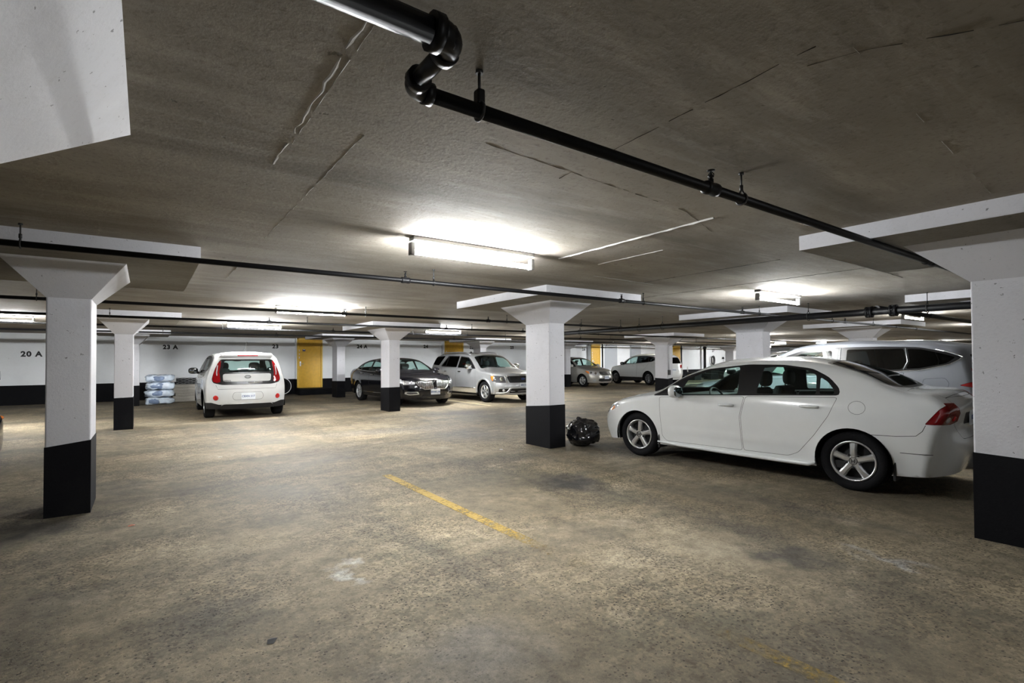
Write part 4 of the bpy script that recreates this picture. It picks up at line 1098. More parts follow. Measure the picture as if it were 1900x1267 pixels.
# ------------------------------------------------------------------ silver estate-style SUV seen from the front
def spec_suv():
    f = []; add = lambda **k: f.append(k); gap = .004; body = M_SILVER
    add(surf='front', poly=rounded([(-.50, .66), (-.56, .845), (-.50, .875), (.50, .875), (.56, .845), (.50, .66)], .03), name='grille', mat=M_TRIM)
    for sy in (-1, 1):
        add(surf='front', poly=rounded([(sy * .60, .665), (sy * .63, .87), (sy * .80, .89), (sy * 1.0, .90), (sy * 1.0, .70), (sy * .8, .655)], .02), name='headlight', mat=M_DGREY, id=('hl', 0 if sy > 0 else 1), gap=.003)
        add(surf='front', poly=rounded([(sy * .52, .36), (sy * .52, .47), (sy * .78, .47), (sy * .78, .36)], .03), name='fog_lamp_surround', mat=M_TRIM)
    add(surf='front', poly=rounded([(-.50, .33), (-.46, .47), (.46, .47), (.50, .33)], .03), name='lower_grille', mat=M_TRIM)
    add(surf='side', poly=[(.2, .69), (.2, .90), (.58, .895), (.60, .82), (.50, .70)], name='headlight', mat=M_DGREY, id='hl', pair=True, gap=.003)
    add(surf='side', poly=rounded([(.46, .72), (.47, .88), (.575, .885), (.585, .83), (.54, .74)], .01), name='indicator', mat=M_AMBER, label='orange indicator lamp')
    add(surf='top', poly=rounded([(.16, -.60), (.12, 0), (.16, .60), (1.13, .78), (1.17, 0), (1.13, -.78)], .05), name='hood', mat=body, gap=gap)
    add(surf='top', poly=rounded([(1.26, 0), (1.36, .76), (2.00, .64), (1.97, 0), (2.00, -.64), (1.36, -.76)], .06), name='windshield', mat=G_CLEAR)
    add(surf='top', poly=rounded([(2.2, -.40), (2.2, .40), (2.85, .42), (2.85, -.42)], .05), name='sunroof', mat=mat('sunroof glass', (.01, .01, .012), .08, 0, .5, 1.0))
    add(surf='side', poly=rounded([(1.50, 1.10), (1.92, 1.38), (2.16, 1.50), (2.72, 1.545), (2.72, 1.135)], .04), name='window_frame', mat=M_TRIM)
    add(surf='side', poly=rounded([(2.78, 1.14), (2.78, 1.55), (3.60, 1.565), (3.98, 1.19), (3.9, 1.165)], .05), name='window_frame', mat=M_TRIM)
    add(surf='side', poly=rounded([(1.80, 1.125), (1.99, 1.37), (2.2, 1.475), (2.66, 1.515), (2.68, 1.155)], .03), name='window', mat=G_MID)
    add(surf='side', poly=rounded([(2.82, 1.165), (2.82, 1.52), (3.52, 1.535), (3.58, 1.19)], .03), name='window', mat=G_DARK)
    add(surf='side', poly=rounded([(3.62, 1.195), (3.60, 1.50), (3.88, 1.205)], .02), name='window', mat=G_DARK)
    add(surf='side', poly=rounded([(4.16, 1.21), (3.86, 1.565), (4.55, 1.53), (4.78, 1.245)], .04), name='window', mat=G_DARK)
    add(surf='side', poly=rounded([(1.50, 1.07), (1.44, .45), (2.74, .45), (2.75, 1.11)], .03), name='door', mat=body, gap=gap)
    add(surf='side', poly=rounded([(2.77, 1.11), (2.76, .45), (3.25, .47), (3.50, .80), (3.78, .98), (3.92, 1.15)], .03), name='door', mat=body, gap=gap)
    add(surf='side', poly=[(1.40, .455), (3.34, .455), (3.34, .2), (1.40, .2)], name='sill_cladding', mat=mat('beige cladding', (.40, .36, .28), .45))
    for sy in (-1, 1): add(surf='rear', poly=[(sy * .6, .95), (sy * .6, 1.3), (sy * 1.0, 1.3), (sy * 1.0, .95)], name='taillight', mat=M_RED)
    def extra(c, root):
        for sg in (-1, 1):
            for x in (2.52, 3.52): door_handle(c, root, None, x, 1.0, sg, M_CHROME)
            mirror(c, root, 1.76, 1.13, sg, M_CHROME, (.08, .12, .095), .15)
            surf_tube(c, 'side+' if sg > 0 else 'side-', [(1.42, .465), (2.3, .462), (3.3, .465)], .012, M_CHROME, 'sill_moulding', root, .005)
            for xw in (.97, 3.84):
                b = MB(); a = [math.radians(v) for v in np.linspace(-8, 188, 26)]
                b.tube([c.side(xw + .425 * math.cos(q), .355 + .425 * math.sin(q), sg, .006)[0] for q in a], .036, 8); b.build('wheel_arch_moulding', body, root)
            b = MB(); zr = lambda x: c.top([c.find('top', x, .6)[0]], [.90 * sg])[0]
            xs = np.linspace(2.25, 4.45, 9); P = [Vector(zr(x)) for x in xs]
            pts = [P[0]] + [p + Vector((0, 0, .055)) for p in P[1:-1]] + [P[-1]]
            b.tube(pts, [.024] + [.02] * 7 + [.024], 8); b.build('roof_rail', M_SATIN, root)
            for a, z, r in ((.70, .78, .065), (.85, .80, .055)): lamp_pod(c, 'front', sg * a, z, r, M_BULB, 'lamp_bowl', root, .014)
            lamp_pod(c, 'front', sg * .66, .415, .045, M_LENS, 'fog_lamp', root, .02)
            surf_tube(c, 'front', [(sg * .84, .33), (sg * .66, .335), (sg * .56, .37), (sg * .50, .47), (sg * .40, .505), (sg * .12, .51)], .016, M_SATIN, 'bumper_moulding', root, .012)
            surf_tube(c, 'front', [(sg * .585, .655), (sg * .575, .76), (sg * .60, .875)], .016, M_CHROME, 'grille_surround', root, .004)
        surf_tube(c, 'front', [(-.46, .315), (0, .31), (.46, .315)], .018, M_SATIN, 'skid_bar', root, .012)
        surf_tube(c, 'front', [(-.46, .39), (0, .388), (.46, .39)], .012, M_SATIN, 'grille_bar', root, .008)
        surf_tube(c, 'front', [(-.55, .88), (0, .895), (.55, .88)], .014, M_CHROME, 'grille_surround', root, .004)
        for z in (.71, .765, .82): surf_tube(c, 'front', [(-.50, z), (0, z + .004), (.50, z)], .006, M_PLAST, 'grille_bar', root, .004)
        b = MB(); p, n = c.on('front', 0, .775, .014); b.ball(p, (.012, .09, .038), 20, 8); b.build('badge', mat('badge blue', (.03, .06, .2), .15, .3, .5, 1.0), root)
        plate(c, root, 'front', .0, .575, 'BPKV 204', M_PTXT)
        surf_tube(c, 'top', [(1.22, -.15), (1.28, .2), (1.36, .55)], .008, M_TRIM, 'wiper', root, .012)
        b = MB(); p = c.top([c.find('top', 3.2, 0)[0]], [0])[0]; b.ball(p, (.06, .035, .045), 12, 8); b.build('roof_aerial', M_TRIM, root)
    return dict(L=5.08, W=1.89, sill=.29, belt=1.13, res=.07, paint=body,
        prof=[(.10, .26, .42, .29), (.0, .48, .36, .47), (.03, .70, .40, .70), (.10, .90, .48, .89), (.75, 1.035, .85, 1.0), (1.22, 1.125, 1.34, 1.07), (1.64, 1.38, 1.74, 1.33), (1.99, 1.575, 2.07, 1.52), (2.6, 1.66, 2.6, 1.60), (3.5, 1.68, 3.5, 1.615), (4.35, 1.655, 4.33, 1.59),
              (4.68, 1.58, 4.60, 1.52), (4.82, 1.38, 4.72, 1.34), (4.96, 1.05, 4.80, 1.05), (5.0, .80, 4.82, .80), (5.08, .58, 4.84, .58), (4.98, .28, 4.78, .30)],
        i_hood=4, i_tail=10, power=3.0, r_low=.06, r_roof=.06,
        sec=[(.2, .95), (.4, .98), (.65, 1.0), (.9, .99), (1.08, .955), (1.2, .905), (1.4, .825), (1.6, .745)],
        plan=[(0, .82), (.3, .92), (.7, .97), (1.3, .99), (2.2, 1.0), (3.6, 1.0), (4.4, .97), (4.8, .93), (5.1, .88)],
        wheels=(.97, 3.84), hub=.355, arch=.40, feats=f, extra=extra, cabin=(1.50, 2.05, 3.05), zmir=1.45, zseat=.62,
        wheelset=wheel_meshes('suv', .355, .225, .225, 'wide', 6, (.78, .79, .80)))

# ------------------------------------------------------------------ crossovers (white one far off, grey one behind the saloon, dark one, far van)
def spec_cross(kind):
    body = {'white': M_WHITE, 'grey': M_STEEL, 'dark': M_BLACK, 'far': M_WHITE2}[kind]
    f = []; add = lambda **k: f.append(k); gap = .004
    for sy in (-1, 1):
        add(surf='front', poly=[(sy * .5, .74), (sy * .55, .86), (sy * 1.0, .90), (sy * 1.0, .74)], name='headlight', mat=M_LENS, id=('hl', 0 if sy > 0 else 1))
        add(surf='rear', poly=rounded([(sy * .50, .90), (sy * .50, 1.06), (sy * 1.0, 1.10), (sy * 1.0, .93)], .02) if kind != 'grey' else rounded([(sy * .55, .98), (sy * .66, 1.10), (sy * .72, 1.3), (sy * 1.0, 1.3), (sy * 1.0, .98)], .02), name='taillight', mat=M_RED2, id=('tl', 0 if sy > 0 else 1))
    add(surf='front', poly=rounded([(-.5, .48), (-.45, .80), (.45, .80), (.5, .48)], .04), name='grille', mat=M_PLAST)
    add(surf='side', poly=[(.2, .75), (.2, .89), (.62, .93), (.7, .90), (.5, .76)], name='headlight', mat=M_LENS, id='hl', pair=True)
    add(surf='side', poly=rounded([(4.05, .94), (4.18, 1.03), (4.6, 1.10), (4.7, .95)] if kind != 'grey' else [(4.16, 1.055), (4.27, 1.10), (4.42, 1.115), (4.7, 1.12), (4.7, 1.0), (4.42, 1.0)], .02), name='taillight', mat=M_RED2, id='tl', pair=True, gap=.003)
    add(surf='top', poly=rounded([(.22, -.6), (.18, 0), (.22, .6), (1.05, .76), (1.09, 0), (1.05, -.76)], .05), name='hood', mat=body, gap=gap)
    add(surf='top', poly=rounded([(1.17, 0), (1.27, .74), (2.02, .62), (2.0, 0), (2.02, -.62), (1.27, -.74)], .06), name='windshield', mat=G_CLEAR)
    add(surf='rear', poly=rounded([(-.58, 1.46), (.58, 1.46), (.66, 1.14), (-.66, 1.14)], .05), name='rear_window', mat=G_DARK)
    gl2 = G_DARK
    if kind == 'grey':
        win = [(1.42, 1.105), (1.86, 1.40), (2.2, 1.525), (2.7, 1.572), (3.3, 1.575), (3.72, 1.555), (4.0, 1.49), (4.175, 1.415), (4.05, 1.32), (3.75, 1.245), (2.6, 1.17)]
        g1 = [(1.80, 1.15), (1.96, 1.385), (2.25, 1.49), (2.66, 1.53), (2.70, 1.19)]
        g2 = [(2.88, 1.20), (2.86, 1.54), (3.55, 1.54), (3.60, 1.36), (3.56, 1.255)]
        g3 = [(3.60, 1.26), (3.635, 1.36), (3.59, 1.535), (3.75, 1.525), (3.97, 1.465), (4.11, 1.415), (4.02, 1.335), (3.75, 1.27)]
    else:
        win = [(1.42, 1.09), (1.86, 1.38), (2.2, 1.50), (2.7, 1.555), (3.3, 1.545), (3.72, 1.50), (4.02, 1.43), (3.98, 1.33), (3.75, 1.235), (2.6, 1.15)]
        g1 = [(1.78, 1.125), (1.95, 1.36), (2.25, 1.475), (2.58, 1.515), (2.62, 1.17)]
        g2 = [(2.72, 1.18), (2.70, 1.52), (3.38, 1.505), (3.50, 1.235)]
        g3 = [(3.55, 1.245), (3.46, 1.49), (3.72, 1.455), (3.93, 1.40), (3.90, 1.34), (3.72, 1.265)]
    add(surf='side', poly=rounded(win, .04), name='window_frame', mat=M_TRIM)
    add(surf='side', poly=rounded(g1, .03), name='window', mat=G_CLEAR)
    for g in (g2, g3): add(surf='side', poly=rounded(g, .025), name='window', mat=gl2)
    add(surf='side', poly=rounded([(1.36, 1.05), (1.30, .42), (2.66, .42), (2.70, 1.14)], .03), name='door', mat=body, gap=gap)
    add(surf='side', poly=rounded([(2.72, 1.14), (2.68, .42), (3.02, .43), (3.22, .78), (3.45, 1.0), (3.60, 1.21)], .03), name='door', mat=body, gap=gap)
    add(surf='side', poly=rounded([(3.80, 1.13), (4.02, 1.15), (4.07, 1.08), (4.04, .97), (3.84, .95), (3.79, 1.02)], .03), name='fuel_flap', mat=body, gap=.003)
    add(surf='side', poly=[(.85, .415), (3.2, .415), (3.2, .2), (.85, .2)], name='sill_cladding', mat=M_PLAST)
    def extra(c, root):
        for sg in (-1, 1):
            for x in (2.45, 3.28): door_handle(c, root, None, x, 1.02, sg, M_CHROME if kind == 'grey' else body)
            mirror(c, root, 1.62, 1.10, sg, M_TRIM if kind == 'white' else body, (.07, .12, .09), .13)
            if kind == 'grey':
                sd = 'side+' if sg > 0 else 'side-'
                surf_tube(c, sd, [(2.0, 1.142), (2.6, 1.165), (3.2, 1.205), (3.75, 1.24), (4.05, 1.318), (4.16, 1.39), (4.172, 1.42), (4.08, 1.468), (3.9, 1.52)], .007, M_CHROME, 'window_moulding', root, .003)
                surf_tube(c, sd, [(2.79, 1.19), (2.775, 1.56)], .008, M_SATIN, 'pillar_trim', root, .002)
                surf_tube(c, sd, [(3.575, 1.25), (3.612, 1.36), (3.57, 1.545)], .006, M_SATIN, 'pillar_trim', root, .003)
        if kind == 'dark':
            b = MB(); b.ball((4.40, 0, 1.24), (.27, .90, .13), 24, 12, .6); b.build('spoiler', body, root)
            b = MB(); b.ball((4.42, 0, .46), (.27, .93, .34), 24, 14, .55); bp = b.build('rear_bumper', body, root)
            for sg in (-1, 1):
                b = MB(); b.ball((4.60, sg * .80, .66), (.05, .05, .03), 12, 8); b.build('rear_lamp', M_AMBER, bp)
        plate(c, root, 'rear', 0, .80, 'CFTD 641', M_PTXT)
        surf_tube(c, 'rear', [(-.4, .42), (0, .415), (.4, .42)], .014, M_SATIN, 'skid_trim', root, .01)
    return dict(L=4.58, W=1.85, sill=.28, belt=1.15, res=.07, paint=body,
        prof=[(.12, .26, .42, .30), (.0, .5, .36, .48), (.03, .74, .40, .73), (.16, .92, .50, .905), (.7, 1.04, .80, 1.0), (1.12, 1.12, 1.24, 1.06), (1.6, 1.42, 1.68, 1.36), (2.0, 1.60, 2.08, 1.535), (2.6, 1.675, 2.6, 1.61), (3.3, 1.675, 3.3, 1.605), (3.95, 1.635, 3.92, 1.555),
              (4.22, 1.56, 4.14, 1.48), (4.36, 1.36, 4.24, 1.32), (4.46, 1.08, 4.30, 1.06), (4.50, .82, 4.32, .82), (4.58, .62, 4.34, .62), (4.48, .30, 4.26, .32)],
        i_hood=4, i_tail=10, power=3.0, r_low=.07, r_roof=.07,
        sec=[(.2, .95), (.42, .985), (.7, 1.0), (.95, .99), (1.12, .955), (1.25, .90), (1.42, .82), (1.6, .74)],
        plan=[(0, .80), (.3, .91), (.7, .97), (1.3, .99), (2.2, 1.0), (3.2, 1.0), (3.8, .975), (4.2, .94), (4.6, .86)],
        flare=[(.89, .355, .40, .06, .014), (3.55, .355, .40, .06, .014)], crease=[(.50, .010, 1.4, 3.1)],
        wheels=(.89, 3.55), hub=.355, arch=.41, feats=f, extra=extra, cabin=(1.42, 1.95, 2.85), zmir=1.42, zseat=.62,
        wheelset=wheel_meshes('cross_' + kind, .355, .235, .225, 'twin', 10, (.35, .36, .38) if kind == 'white' else (.6, .61, .63)))
def spec_white(): return spec_cross('white')
def spec_grey(): return spec_cross('grey')
def spec_dark(): return spec_cross('dark')
# ------------------------------------------------------------------ the garage itself
CEIL, WALLV, BAND = 2.43, 23.5, .66
U0, U1, V0 = -13.0, 46.0, -8.0
M_FLOOR = floor_material()
M_CEIL = concrete_material('ceiling concrete', [(.3, (.23, .205, .17)), (.5, (.335, .305, .26)), (.7, (.43, .40, .355))], bump=.28)
M_SOFFIT = concrete_material('soffit concrete', [(.3, (.22, .20, .17)), (.7, (.34, .32, .28))])
M_WPAINT = paint_material('white wall paint', (.86, .88, .90), (.60, .60, .60), .25)
M_CPAINT = paint_material('white column paint', (.59, .59, .62), (.36, .35, .36), .5)
M_BPAINT = paint_material('black base paint', (.0055, .0055, .007), (.016, .016, .016), .5, .3, .7, .3, .1)
M_PIPE = mat('pipe black', (.006, .006, .007), .42, .0, .3, var=.2)
M_ROD = mat('threaded rod', (.05, .05, .05), .5, .6)
M_GALV = mat('galvanised steel', (.42, .43, .44), .45, .6)

def struct(name, mb, m, parent=None, label=None):
    o = mb.build(name, m, parent)
    if parent is None: o['kind'] = 'structure'
    if label: o['label'] = label
    return o

fl = struct('floor', MB().box((U0, V0, -.2), (U1, WALLV + .3, 0)), M_FLOOR, label='worn brown concrete parking slab')
ce = struct('ceiling', MB().box((U0, V0, CEIL), (U1, WALLV + .3, CEIL + .3)), M_CEIL, label='bare concrete slab overhead')
wb = struct('wall_back', MB().box((U0, WALLV, 0), (U1, WALLV + .3, CEIL)), M_WPAINT, label='white painted back wall with stall numbers')
struct('baseboard_back', MB().box((U0, WALLV - .006, 0), (U1, WALLV + .01, BAND)), M_BPAINT, label='black painted band along the foot of the back wall')
struct('wall_left', MB().box((U0 - .3, V0, 0), (U0, WALLV + .3, CEIL)), M_WPAINT)
we = struct('wall_right', MB().box((U1, V0, 0), (U1 + .3, WALLV + .3, CEIL)), M_WPAINT)
struct('baseboard_right', MB().box((U1 - .006, V0, 0), (U1 + .01, WALLV, BAND)), M_BPAINT)
struct('wall_front', MB().box((U0, V0 - .3, 0), (U1, V0, CEIL)), M_WPAINT)

# formwork ridges and cracks in the slab above
def ridge(pts, w, h, m, jag=.25, seed=0, broken=0.0):
    r = random.Random(seed); b = MB(); P = []
    for (x0, y0), (x1, y1) in zip(pts[:-1], pts[1:]):
        k = max(2, int(math.hypot(x1 - x0, y1 - y0) / .06))
        P += [(x0 + (x1 - x0) * i / k, y0 + (y1 - y0) * i / k) for i in range(k)]
    P.append(pts[-1]); n = len(P); vs = []
    for i, (x, y) in enumerate(P):
        a = Vector(P[min(i + 1, n - 1)]) - Vector(P[max(i - 1, 0)]); a.normalize(); q = Vector((-a.y, a.x))
        ww = w * (1 + jag * r.uniform(-1, 1)); hh = h * (1 + jag * r.uniform(-1, 1)); j = w * jag * r.uniform(-.6, .6)
        c = Vector((x, y)) + q * j
        vs += [(c.x - q.x * ww / 2, c.y - q.y * ww / 2, CEIL + .002), (c.x + q.x * ww * .1, c.y + q.y * ww * .1, CEIL - hh), (c.x + q.x * ww / 2, c.y + q.y * ww / 2, CEIL + .002)]
    fs = []
    for i in range(n - 1):
        if broken and r.random() < broken: continue
        fs += [(i * 3, i * 3 + 1, i * 3 + 4, i * 3 + 3), (i * 3 + 1, i * 3 + 2, i * 3 + 5, i * 3 + 4)]
    b.add(vs, fs); return b.build('formwork_ridge', m, ce)
M_RIDGE = concrete_material('pale laitance', [(.3, (.42, .41, .39)), (.7, (.58, .57, .55))])
M_CRACK = mat('dark joint', (.05, .045, .04), .9)
ridge([(.53, .85), (.535, 1.9), (.535, 2.85)], .018, .0025, M_RIDGE, .7, 1, .06)
ridge([(.565, .95), (.56, 1.9), (.555, 2.6)], .006, .0015, M_RIDGE, .8, 2, .15)
ridge([(.80, 2.13), (.80, 4.6)], .010, .0012, M_RIDGE, .7, 3, .25)
ridge([(.80, 5.4), (.80, 7.4)], .012, .002, M_RIDGE, .7, 4, .25)
ridge([(3.33, 2.1), (3.38, 3.85)], .025, .010, M_RIDGE, .3, 5)
ridge([(3.92, 3.0), (3.93, 3.85)], .02, .006, M_RIDGE, .3, 6)
ridge([(1.89, .68), (4.33, .80)], .004, .0012, M_RIDGE, .8, 7, .4)
ridge([(1.78, .75), (1.89, 2.15)], .006, .002, M_CRACK, .9, 8, .2)
ridge([(1.88, .82), (1.93, .68), (2.17, .32)], .006, .002, M_CRACK, .9, 9, .2)
ridge([(1.3, 2.0), (3.0, 2.12), (3.7, 2.35)], .008, .0012, M_CRACK, .9, 10, .3)
ridge([(4.4, 4.4), (5.6, 4.45)], .016, .006, M_RIDGE, .4, 11)
ridge([(5.3, 2.6), (5.35, 4.4)], .008, .003, M_CRACK, .6, 13)
ridge([(5.6, 2.2), (7.8, 2.3)], .008, .003, M_CRACK, .6, 14)
ridge([(6.6, 1.9), (6.65, 5.8)], .008, .003, M_CRACK, .6, 15)

# columns: shaft, black painted base, flared capital, square drop panel
def column(cx, cy, label, hu=.16, hv=.31, drop=(.97, 1.22), cap=(.43, .66), top=None, zc=2.0, seed=0):
    r = empty('column', (cx, cy, 0), 0, label, 'column'); r['kind'] = 'structure'
    b = MB(); b.box((-hu, -hv, BAND - .03), (hu, hv, zc + .02), bev=.012); b.build('shaft', M_CPAINT, r)
    rr = random.Random(seed); b = MB()
    e = .004; q = [(-hu - e, -hv - e), (hu + e, -hv - e), (hu + e, hv + e), (-hu - e, hv + e)]
    zt = [BAND + rr.uniform(-.03, .03) for _ in q]
    b.add([(x, y, 0) for x, y in q] + [(x, y, z) for (x, y), z in zip(q, zt)], [(0, 1, 5, 4), (1, 2, 6, 5), (2, 3, 7, 6), (3, 0, 4, 7), (4, 5, 6, 7), (3, 2, 1, 0)])
    b.build('painted_base', M_BPAINT, r)
    zt = top or CEIL - .12
    b = MB(); cu, cv = cap
    b.add([(-hu, -hv, zc), (hu, -hv, zc), (hu, hv, zc), (-hu, hv, zc), (-cu, -cv, zt), (cu, -cv, zt), (cu, cv, zt), (-cu, cv, zt)], [(0, 1, 5, 4), (1, 2, 6, 5), (2, 3, 7, 6), (3, 0, 4, 7), (3, 2, 1, 0), (4, 5, 6, 7)])
    b.build('capital', M_CPAINT, r)
    if drop:
        du, dv = drop
        b = MB(); b.box((-du, -dv, CEIL - .12), (du, dv, CEIL + .02)); b.box((-du + .03, -dv + .03, CEIL - .1215), (du - .03, dv - .03, CEIL - .10))
        b = MB(); b.add([(sx * du, sy * dv, z) for z in (CEIL - .12, CEIL + .02) for sx, sy in ((-1, -1), (1, -1), (1, 1), (-1, 1))], [(0, 1, 5, 4), (1, 2, 6, 5), (2, 3, 7, 6), (3, 0, 4, 7)])
        b.build('drop_panel_edge', M_CPAINT, r)
        b = MB(); b.box((-du + .001, -dv + .001, CEIL - .119), (du - .001, dv - .001, CEIL)); b.build('drop_panel', M_SOFFIT, r)
    return r
column(-.575, 6.5, 'white square column with black base nearest on the left', seed=1)
column(5.37, 6.5, 'white column with black bin bag at its foot', seed=2)
column(5.41, .80, 'white column standing right behind the white saloon, cut by the picture edge', seed=3)
column(10.96, 6.0, 'white column rising beyond the roof of the white saloon', seed=4)
column(-.37, 13.71, 'white column beside the stack of blue plastic sacks', seed=5)
column(5.66, 13.76, 'white column in front of the black saloon', seed=6)
column(6.2, 20.3, 'white column between the yellow door and the black saloon', seed=7)
column(17.06, 13.08, 'white column in front of the white crossover with a grey conduit', seed=8)
column(12.86, 20.4, 'white column behind the silver SUV roof', seed=9)
column(18.22, 20.4, 'white column just behind the bin bag column, by the beige compact', seed=10)
column(-.32, 20.7, 'white column touching the stacked sacks by the back wall', drop=(.97, 1.22), seed=11)
column(17.0, 6.0, 'column whose flared head shows above the grey crossover', seed=12)
column(10.96, 1.70, 'column hidden behind the grey crossover, only its drop panel showing', seed=13)
column(34.2, 20.4, 'farthest white column near the wall clutter', seed=14)
column(-.575, 1.90, 'column whose huge white flared head fills the top left corner', cap=(.515, .95), top=CEIL, zc=2.0, drop=None, seed=15)

# back wall: stall numbers, yellow doors on raised plinths
M_STENCIL = mat('stencil black', (.02, .02, .022), .7)
def on_wall(body, u, z, size, parent=wb, v=WALLV):
    t = text_mesh('stall_number', body, size * .90, M_STENCIL, .001, .011, 1.15)
    t.transform(Matrix.Translation((u, v - .003, z)) @ Matrix.Rotation(PI / 2, 4, 'X'))
    o = link('stall_number', t, parent); o['label'] = 'black stencilled stall number ' + body; return o
for body, u, z, sz in (('20 A', -3.14, 1.71, .27), ('23 A', .77, 1.99, .24), ('23', 4.5, 2.06, .25), ('24 A', 8.27, 2.10, .25), ('24', 11.57, 2.14, .25), ('25 A', 14.40, 2.12, .25), ('25', 16.99, 2.15, .25), ('26', 22.63, 2.10, .27), ('27', 36.9, 2.10, .30)):
    on_wall(body, u, z, sz)
on_wall('28', 45.9, 1.75, .3)
M_YEL = mat('yellow door paint', (.70, .40, .03), .42, var=.08)
M_YEL2 = mat('yellow frame paint', (.72, .46, .06), .45, var=.08)
def door(n, u0, u1, v, label, sign=False):
    r = empty('door_%d' % n, ((u0 + u1) / 2, v, 0), 0, label); r['kind'] = 'structure'
    h = (u1 - u0) / 2; zt = CEIL - .003; z0 = .27
    b = MB(); b.box((-h - .03, .03, BAND), (h + .42, WALLV - v, CEIL)); b.build('door_recess', M_WPAINT, r)
    b = MB(); b.box((-h - .035, .024, 0), (h + .425, WALLV - v - .01, BAND)); b.box((-h - .05, -.75, 0), (h + .30, .05, z0 - .01)); b.build('plinth', M_BPAINT, r)
    b = MB(); b.box((-h, -.02, z0), (-h + .06, .06, zt)); b.box((h - .06, -.02, z0), (h, .06, zt)); b.box((-h, -.02, zt - .05), (h, .06, zt)); b.box((-h, -.02, z0), (h, .06, z0 + .02)); b.build('door_frame', M_YEL2, r)
    b = MB(); b.box((-h + .065, -.005, z0 + .025), (h - .065, .04, zt - .055), bev=.004); lf = b.build('door_leaf', M_YEL, r)
    b = MB(); b.box((-h + .10, -.014, 1.22), (-h + .16, -.004, 1.42)); b.tube([(-h + .13, -.01, 1.32), (-h + .13, -.06, 1.32), (-h + .25, -.06, 1.32)], .012, 8); b.build('lever_handle', M_SATIN, lf)
    for z in (1.55, 1.7, 1.85):
        b = MB(); b.box((-h + .075, -.012, z), (-h + .10, -.004, z + .08)); b.build('hinge', M_SATIN, lf)
    if sign:
        b = MB(); b.box((-h + .22, -.010, 1.86), (-h + .34, -.004, 1.95)); b.build('sign_plate', mat('door sign', (.05, .05, .16), .4), lf)
        b = MB(); b.box((-h + .235, -.012, 1.92), (-h + .325, -.009, 1.94)); b.build('sign_text_bar', mat('sign white', (.8, .8, .8), .5), lf)
    return r
door(1, 5.31, 6.37, 23.2, 'yellow steel door on a black plinth beside stall 23', True)
door(2, 12.5, 13.6, 23.2, 'yellow door seen above the silver SUV roof')
door(3, 23.0, 23.8, 23.2, 'yellow door behind the beige compact and white crossover')
door(4, 31.35, 32.2, 23.2, 'farthest yellow door right of the conduit column')
M_WSHADE = paint_material('shaded wall grey', (.42, .44, .47), (.30, .30, .31), .4, .3)  # grey stands in for wall planes that lie in shade
for i, (u0, u1) in enumerate(((23.6, 25.6), (27.0, 28.0))):
    struct('trim_%d' % (i + 1), MB().box((u0, WALLV - .12, BAND), (u1, WALLV, CEIL)), M_WSHADE, label='back wall panel with shade painted in as grey')

# ------------------------------------------------------------------ fluorescent battens
M_TUBE = emit('fluorescent tube', (.96, .985, 1.0), TUBE_STRENGTH)
M_TUBE2 = emit('boosted fluorescent tube', (.97, .99, 1.0), TUBE_STRENGTH * 1.9)  # same tube, output raised to brighten the far bays
M_TUBE3 = emit('dimmed fluorescent tube', (.96, .98, 1.0), TUBE_STRENGTH * .25)  # same tube, output cut to hold the fill from behind low
M_BATTEN = mat('batten enamel', (.16, .16, .155), .5)
def make_light():
    r = empty('fluorescent_light', (0, 0, 0), 0, 'bare fluorescent batten', 'light', 'fluorescent battens under the slab')
    b = MB(); b.box((-.63, -.05, CEIL - .035), (.63, .05, CEIL + .001), bev=.006); b.build('housing', M_BATTEN, r)
    for s in (-1, 1):
        b = MB(); b.box((s * .625 - .018, -.03, 2.275), (s * .625 + .018, .03, CEIL - .05), bev=.006); b.build('lamp_holder', M_BATTEN, r)
    b = MB(); b.tube([(-.61, 0, 2.305), (.61, 0, 2.305)], .022, 12); b.build('tube', M_TUBE, r)
    return r
LIGHTS = [(2.40, 3.86, 'bare fluorescent batten glowing largest, above the middle of the aisle'), (2.52, 9.85, 'fluorescent batten half hidden by the pipe above the white hatchback'),
    (2.28, 14.45, 'fluorescent batten directly above the roof of the white hatchback'), (7.65, 14.30, 'fluorescent batten above the black saloon'), (7.95, 3.93, 'fluorescent batten above the white saloon roof'),
    (13.95, 3.93, 'fluorescent batten beyond the big main pipe, above the grey crossover'), (-2.60, 15.0, 'fluorescent batten cut by the left picture edge near stall 20 A'), (29.4, 14.5, 'small far fluorescent batten, left one of the distant pair'),
    (31.0, 13.0, 'small far fluorescent batten, right one of the distant pair'), (12.94, 15.6, 'fluorescent batten behind the bin bag column'), (20.6, 11.0, 'added fluorescent batten hidden by the column beyond the saloon roof'), (24.8, 19.0, 'fluorescent batten over the white crossover'),  # column-hidden batten is added to light the white crossover and nearby floor
    (20.3, 4.0, 'fluorescent batten beyond the grey crossover'), (36.5, 19.0, 'fluorescent batten over the wall clutter'), (37.0, 9.0, 'fluorescent batten at the far right end'),
    (2.40, -3.6, 'added fluorescent batten behind the viewer')]  # unseen batten added as fill for the foreground floor
_l0 = make_light()
for i, (x, y, lb) in enumerate(LIGHTS):
    o = _l0 if i == 0 else copy_tree(_l0)
    o.location = (x, y, 0); o['label'] = lb
    if y > 9 or y < 0:
        for ch in o.children:
            if ch.name.startswith('tube'):
                ch.data = ch.data.copy(); ch.data.materials.clear(); ch.data.materials.append(M_TUBE2 if y > 9 else M_TUBE3)

